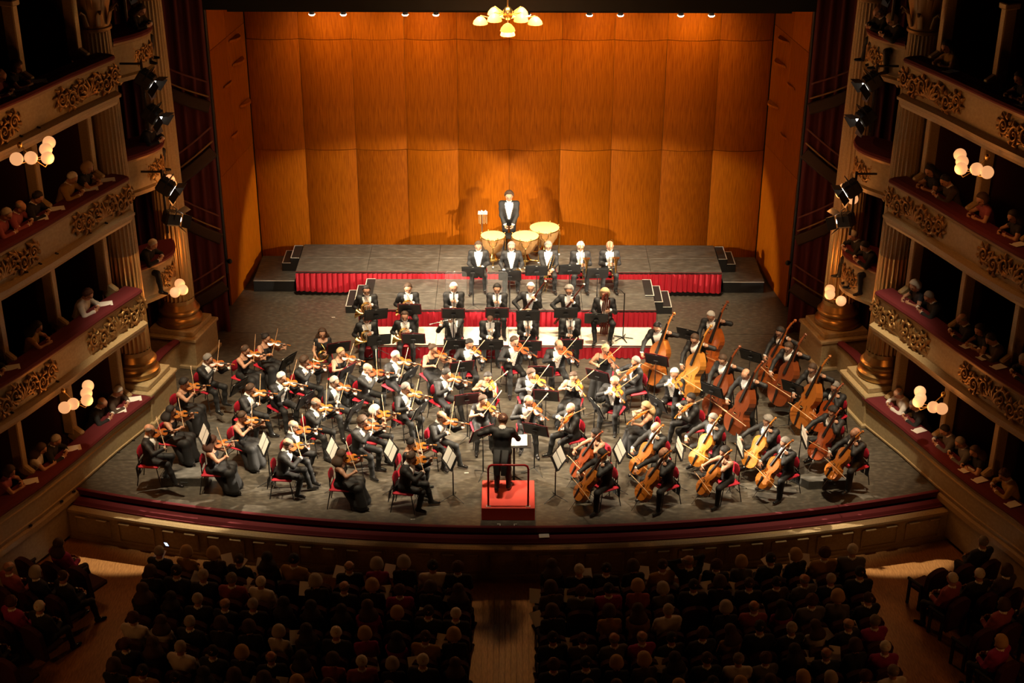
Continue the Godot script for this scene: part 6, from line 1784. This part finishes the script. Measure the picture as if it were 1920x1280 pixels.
	for k in 7:
		var p := Vector3(-0.08 + 0.035 * k, 1.20, 0.05 * sin(k * 2.2))
		mb = MB.new(); mb.tube([p, p + Vector3(0, -0.34, 0.02)], [0.006], 6)
		var mm := solo("drum_mallet", mb.done(), M.maple, "felt-headed drum mallet hanging in rack, %s from the violin side" % ORD[k], "mallet", at(-0.74, 0.70, -11.75), "mallets in the rack")
		mb = MB.new(); mb.ball(p, Vector3(0.026, 0.022, 0.026), 10); part("felt_head", mb.done(), mm, M.paper)
	# clear acoustic screens behind the clarinets
	for x in [-1.33, -0.30]:
		var o := thing("acoustic_screen", "clear acoustic screen with pale rim behind the clarinet beside %s" % ("horns" if x < -1 else "bassoons"), "screen", at(x, 0.0, -8.02))
		mb = MB.new(); mb.box(Vector3(0, 1.42, 0), Vector3(0.54, 0.62, 0.008)); part("clear_panel", mb.done(), o, M.clear_pane)
		mb = MB.new(); mb.tube([Vector3(-0.27, 1.1, 0), Vector3(-0.27, 1.68, 0), Vector3(-0.22, 1.74, 0), Vector3(0.22, 1.74, 0), Vector3(0.27, 1.68, 0), Vector3(0.27, 1.1, 0)], [0.005], 6); part("rim", mb.done(), o, M.steel)
		mb = MB.new(); mb.tube([Vector3(0, 0, 0), Vector3(0, 1.12, 0)], [0.014], 6); part("pole", mb.done(), o, M.black_metal)
		mb = MB.new(); mb.box(Vector3(0, 0.01, 0), Vector3(0.4, 0.02, 0.26), Basis.IDENTITY, 0.004); part("base_plate", mb.done(), o, M.black_metal)
	# spare stand with a clip lamp and a microphone stand
	var ms := thing("microphone_stand", "tall black microphone stand on five-footed base at the pale riser end", "microphone stand", at(2.85, 0.35, -7.05))
	mb = MB.new(); mb.tube([Vector3(0, 0, 0), Vector3(0, 1.25, 0)], [0.013], 8); part("pole", mb.done(), ms, M.black_metal)
	for k in 5:
		var a := TAU * k / 5
		mb = MB.new(); mb.tube([Vector3(0, 0.05, 0), Vector3(cos(a) * 0.26, 0.012, sin(a) * 0.26)], [0.014, 0.010], 6); part("foot", mb.done(), ms, M.black_metal)
	mb = MB.new(); mb.tube([Vector3(0, 1.22, 0), Vector3(-0.1, 1.34, 0), Vector3(-0.22, 1.42, 0)], [0.009], 6); part("boom", mb.done(), ms, M.black_metal)
	mb = MB.new(); mb.tube([Vector3(-0.2, 1.44, 0), Vector3(-0.28, 1.36, 0)], [0.018, 0.024], 10); part("microphone", mb.done(), ms, M.black_plastic)
	mb = MB.new(); mb.box(Vector3.ZERO, Vector3(0.16, 0.30, 0.12), Basis.IDENTITY, 0.01); solo("stand_bag", mb.done(), M.nosing, "small pale case standing on the pale riser by the microphone stand", "case", at(2.52, 0.50, -7.2, 0.3))
	# marks and papers
	mb = MB.new(); mb.box(Vector3.ZERO, Vector3(0.21, 0.012, 0.13), Basis.IDENTITY, 0.002); solo("program_booklet", mb.done(), M.paper, "white booklet lying on the red velvet ledge below the podium", "booklet", at(0.73, -0.145, 1.0, 0.08))
	for k in 2:
		var s := -1.0 if k == 0 else 1.0
		mb = MB.new(); mb.box(Vector3(0, 0.001, 0), Vector3(0.07, 0.002, 0.018)); mb.box(Vector3(-s * 0.026, 0.001, 0.03), Vector3(0.018, 0.002, 0.06))
		solo("floor_tape", mb.done(), M.nosing, "white tape corner on floor below the podium, %s-side one" % ("violin" if k == 0 else "cello"), "tape", at(-0.02 + s * 0.17, 0, 0.79), "tape marks before the podium")
	for q in [[-1.95, 0.62, "near the stage edge"], [-4.6, -9.0, "beside the middle riser"], [4.6, -6.8, "beside the basses"], [6.2, -10.9, "on the side platform"], [-0.9, -1.2, "near the conductor's desk"]]:
		mb = MB.new(); mb.box(Vector3(0, 0.001, 0), Vector3(0.09, 0.002, 0.025)); solo("floor_mark", mb.done(), M.nosing, "short white tape strip stuck on the dark floor %s" % q[2], "tape", at(q[0], 0.3 if q[0] > 6 else 0.0, q[1], 0.1), "tape strips on the stage floor")

func kettle(x: float, z: float, d: float, label: String) -> void:
	var o := thing("kettledrum", label, "kettledrum", at(x, 0.70, z))
	var r := d / 2
	var y := 0.84
	var mb := MB.new(); mb.lathe([Vector2(0.001, y - 0.52), Vector2(r * 0.30, y - 0.51), Vector2(r * 0.62, y - 0.43), Vector2(r * 0.85, y - 0.28), Vector2(r * 0.95, y - 0.12), Vector2(r * 0.96, y - 0.02)], 36); part("copper_bowl", mb.done(), o, M.copper)
	mb = MB.new(); mb.lathe([Vector2(r * 0.99, y - 0.005), Vector2(r * 0.985, y + 0.008), Vector2(r * 0.9, y + 0.012), Vector2(0.001, y + 0.012)], 40); part("drum_head", mb.done(), o, M.drum_head)
	mb = MB.new(); mb.torus(Vector3(0, y - 0.015, 0), r, 0.016, Basis.IDENTITY, 40, 8); part("hoop", mb.done(), o, M.brass)
	for k in 8:
		var a := TAU * (k + 0.5) / 8
		var c := Vector3(cos(a) * r * 1.04, y, sin(a) * r * 1.04)
		mb = MB.new(); mb.tube([c + Vector3(0, 0.02, 0), c + Vector3(0, -0.10, 0)], [0.009], 6); mb.ball(c + Vector3(0, 0.03, 0), Vector3(0.02, 0.012, 0.012), 8); part("tuning_screw", mb.done(), o, M.brass)
	for k in 4:
		var a := TAU * (k + 0.25 + 0.75) / 4 + PI / 4 * 0 + PI / 2
		a = PI / 2 + TAU * k / 4
		var dr := Vector3(cos(a), 0, sin(a))
		var tg := Vector3(-sin(a), 0, cos(a))
		mb = MB.new()
		mb.tube([dr * r * 1.0 + tg * 0.10 + Vector3.UP * (y - 0.06), dr * r * 1.03 + tg * 0.085 + Vector3.UP * (y - 0.15), dr * r * 1.02 + Vector3.UP * (y - 0.23), dr * r * 1.03 - tg * 0.085 + Vector3.UP * (y - 0.15), dr * r * 1.0 - tg * 0.10 + Vector3.UP * (y - 0.06)], [0.012], 7)
		mb.tube([dr * r * 1.02 + Vector3.UP * (y - 0.22), dr * r * 0.98 + Vector3.UP * 0.12, dr * r * 1.0 + Vector3.UP * 0.05], [0.016, 0.016, 0.024], 8)
		part("strut", mb.done(), o, M.brass)
		mb = MB.new(); mb.lathe([Vector2(0.001, -0.02), Vector2(0.04, -0.02), Vector2(0.04, 0.02), Vector2(0.001, 0.02)], 12, Transform3D(Basis(Vector3.BACK, PI / 2), dr * r * 1.0 + Vector3.UP * 0.04)); part("caster", mb.done(), o, M.steel)
	mb = MB.new()
	for k in 4:
		var a := PI / 2 + TAU * k / 4
		mb.tube([Vector3(0, 0.16, 0), Vector3(cos(a), 0, sin(a)) * r * 0.98 + Vector3.UP * 0.10], [0.022, 0.016], 8)
	mb.lathe([Vector2(0.001, 0.12), Vector2(0.13, 0.12), Vector2(0.15, 0.17), Vector2(0.09, 0.24), Vector2(0.07, 0.34), Vector2(0.001, 0.36)], 16)
	part("base_frame", mb.done(), o, M.brass)
	mb = MB.new(); mb.box(Vector3(0, 0.10, -r * 0.8), Vector3(0.11, 0.03, 0.26), Basis(Vector3.RIGHT, 0.3), 0.008); part("pedal", mb.done(), o, M.steel)

func orchestra() -> void:
	for p in PLAYERS:
		player(p[0], p[1], p[2], p[3], p[4], p[5], p[6], p[7] == 1, p[8], p[9], p[10], p[11], p[12], p[13])
	for s in STANDS:
		add_stand(at(s[0], s[1], s[2], s[3]), s[4], "music stands of the orchestra", s[5] == 1)

func audience() -> void:
	var rng := RandomNumberGenerator.new()
	rng.seed = 77
	var hairs := [["short", "grey"], ["short", "brown"], ["short", "black"], ["fringe", "grey"], ["short", "silver"], ["bob", "blond"], ["bob", "brown"], ["long", "black"], ["long", "brown"], ["curly", "auburn"], ["bob", "silver"], ["short", "white"]]
	var coats := ["cloth_black", "cloth_black", "cloth_black", "cloth_navy", "cloth_black", "cloth_grey", "cloth_brown", "cloth_black", "cloth_navy", "cloth_white", "cloth_rose", "cloth_ochre", "cloth_magenta"]
	var words := {"cloth_black": "black jacket", "cloth_navy": "navy jacket", "cloth_grey": "grey jacket", "cloth_brown": "brown jacket", "cloth_white": "white shirt", "cloth_rose": "rose pink top", "cloth_ochre": "ochre yellow top", "cloth_magenta": "magenta top"}
	var nth := ["first", "second", "third", "fourth", "fifth", "sixth", "seventh", "eighth", "ninth", "tenth", "eleventh", "twelfth", "thirteenth"]
	var ranks := ["front", "second", "third", "fourth", "fifth", "sixth"]
	for r in 6:
		for side in 2:
			for i in 13:
				var x := 0.82 + i * 0.535
				if x > 6.95: continue
				if side == 0: x = -x
				if side == 0: x -= 0.12
				var z := 2.62 + r * 0.725 - 0.0125 * x * x
				var yaw := PI + atan2(x * 0.03, 1.0)
				var sx := at(x, -1.0, z + 0.05, yaw)
				var blk := "violin" if side == 0 else "cello"
				var o := thing("stalls_seat", "dark red velvet stalls seat, %s from centre aisle, %s row, %s side" % [nth[i], ranks[r], blk], "seat", sx, "stalls seats")
				part("seat", SH.sa_seat, o, M.seat_velvet); part("backrest", SH.sa_back, o, M.seat_velvet); part("armrest", SH.sa_arm, o, M.black_wood)
				if rng.randf() < 0.04: continue
				var h: Array = hairs[rng.randi() % hairs.size()]
				var c: String = coats[rng.randi() % coats.size()]
				var pose: String = ["au0", "au0", "au1", "au1", "au2"][rng.randi() % 5] if rng.randf() < 0.8 else "au0"
				if h[0] in ["bob", "long"]: pose = "au1"
				elif pose == "au1": pose = "au0"
				if pose == "au2" and rng.randf() < 0.7: pose = "au0"
				var px := at(x + rng.randf_range(-0.03, 0.03), -1.0 - rng.randf() * 0.05, z, yaw + rng.randf_range(-0.25, 0.25), rng.randf_range(0.95, 1.04))
				person(pose, px, "person in %s, %s seat from centre aisle, %s stalls row, %s side" % [words[c], nth[i], ranks[r], blk], "stalls audience", h[0], h[1], false, ["skin", "skin_b", "skin_c"][rng.randi() % 3], c)
				if rng.randf() < (0.5 if r < 2 else 0.3):
					solo("concert_program", SH.booklet, M.paper, "pale program held at %s seat from centre aisle, %s stalls row, %s side" % [nth[i], ranks[r], blk], "booklet", px * Transform3D(Basis(Vector3.RIGHT, -0.5) * Basis(Vector3.UP, rng.randf_range(-0.3, 0.3)), Vector3(0.22 if rng.randf() < 0.5 else -0.20, 0.86, 0.34)), "programs in the stalls")
	# side blocks beyond the side aisles
	for side in 2:
		for r in 4:
			for i in 3:
				var s := -1.0 if side == 0 else 1.0
				var x := s * (8.25 + i * 0.56 + r * 0.18)
				var z := 2.0 + r * 0.95 - i * 0.15
				var yaw := PI + s * 0.55
				var blk := "violin" if side == 0 else "cello"
				var o := thing("stalls_seat", "dark red velvet seat, outer block, %s side, %s row, %s from side aisle" % [blk, ranks[r], nth[i]], "seat", at(x, -1.0, z + 0.05, yaw), "outer stalls seats")
				part("seat", SH.sa_seat, o, M.seat_velvet); part("backrest", SH.sa_back, o, M.seat_velvet); part("armrest", SH.sa_arm, o, M.black_wood)
				if rng.randf() < 0.35: continue
				var h: Array = hairs[rng.randi() % hairs.size()]
				var c: String = coats[rng.randi() % coats.size()]
				person("au0", at(x, -1.02, z, yaw + rng.randf_range(-0.2, 0.2)), "person in %s, outer block, %s side, %s row, %s from side aisle" % [words[c], blk, ranks[r], nth[i]], "outer stalls audience", h[0], h[1], false, "skin", c)
	var ph := solo("mobile_phone", null, null, "glowing mobile phone held up in the front stalls row", "phone", at(-6.75, 0.12, 1.72, 2.9) * Transform3D(Basis(Vector3.RIGHT, -0.5), Vector3.ZERO))
	var mb := MB.new(); mb.box(Vector3.ZERO, Vector3(0.075, 0.15, 0.009), Basis.IDENTITY, 0.003); ph.mesh = mb.done(M.black_plastic)
	mb = MB.new(); mb.box(Vector3(0, 0, -0.006), Vector3(0.066, 0.135, 0.002)); part("screen", mb.done(), ph, M.phone_screen)
	# people in the boxes
	for side in 2:
		var s := -1.0 if side == 0 else 1.0
		var wd := "violin" if side == 0 else "cello"
		for k in 4:
			var hh: float = TIERS[k]
			var sp := side_path(-1.0, hh, false)
			var lst := [[0, 0.55], [0, 0.95], [1, 0.75], [2, 0.15], [2, 0.5], [3, 0.35], [3, 0.85], [4, 0.4]]
			for q in lst.size():
				if rng.randf() < 0.18: continue
				var a: Array = sp[lst[q][0]]
				var b: Array = sp[lst[q][0] + 1]
				var p: Vector3 = a[0].lerp(b[0], lst[q][1])
				var nr: Vector3 = a[1].lerp(b[1], lst[q][1]).normalized()
				if s > 0:
					p.x = -p.x; nr.x = -nr.x
				var toward := Vector3(-p.x, 0, -5.0 - p.z).normalized()
				var dirv := (nr * 0.8 + toward * 0.6).normalized()
				var yaw := atan2(dirv.x, dirv.z)
				var h: Array = hairs[rng.randi() % hairs.size()]
				var c: String = coats[rng.randi() % coats.size()]
				var pose := "le1" if h[0] in ["bob", "long"] else "le0"
				var pos := p - nr * 0.62 + Vector3(0, -0.80, 0)
				person(pose, Transform3D(Basis(Vector3.UP, yaw), pos), "person in %s leaning on %s tier ledge, %s side, %s from the column" % [words[c], ["stage-level", "second", "third", "fourth"][k], wd, nth[q]], "box audience", h[0], h[1], false, "skin", c)
				if rng.randf() < 0.5:
					solo("concert_program", SH.booklet, M.paper, "pale program on velvet ledge, %s tier, %s side, %s place from the column" % [["stage-level", "second", "third", "fourth"][k], wd, nth[q]], "booklet", Transform3D(Basis(Vector3.UP, yaw + 0.4), p - nr * 0.16 + Vector3(0, 0.032, 0) + Vector3(nr.z, 0, -nr.x) * 0.42), "programs on the box ledges")
			if k > 0:
				for e in 2:
					if rng.randf() < 0.3: continue
					var h: Array = hairs[rng.randi() % hairs.size()]
					var c: String = coats[rng.randi() % 6]
					person("le0", at(s * (8.40 - 0.14 * e), hh - 0.80, -5.05 - 0.65 * e, -s * 1.45), "person in %s on %s stage box ledge, %s side, %s from the tiers" % [words[c], ["", "second", "third", "uppermost"][k], wd, nth[e]], "stage box audience", h[0], h[1], false, "skin", c)
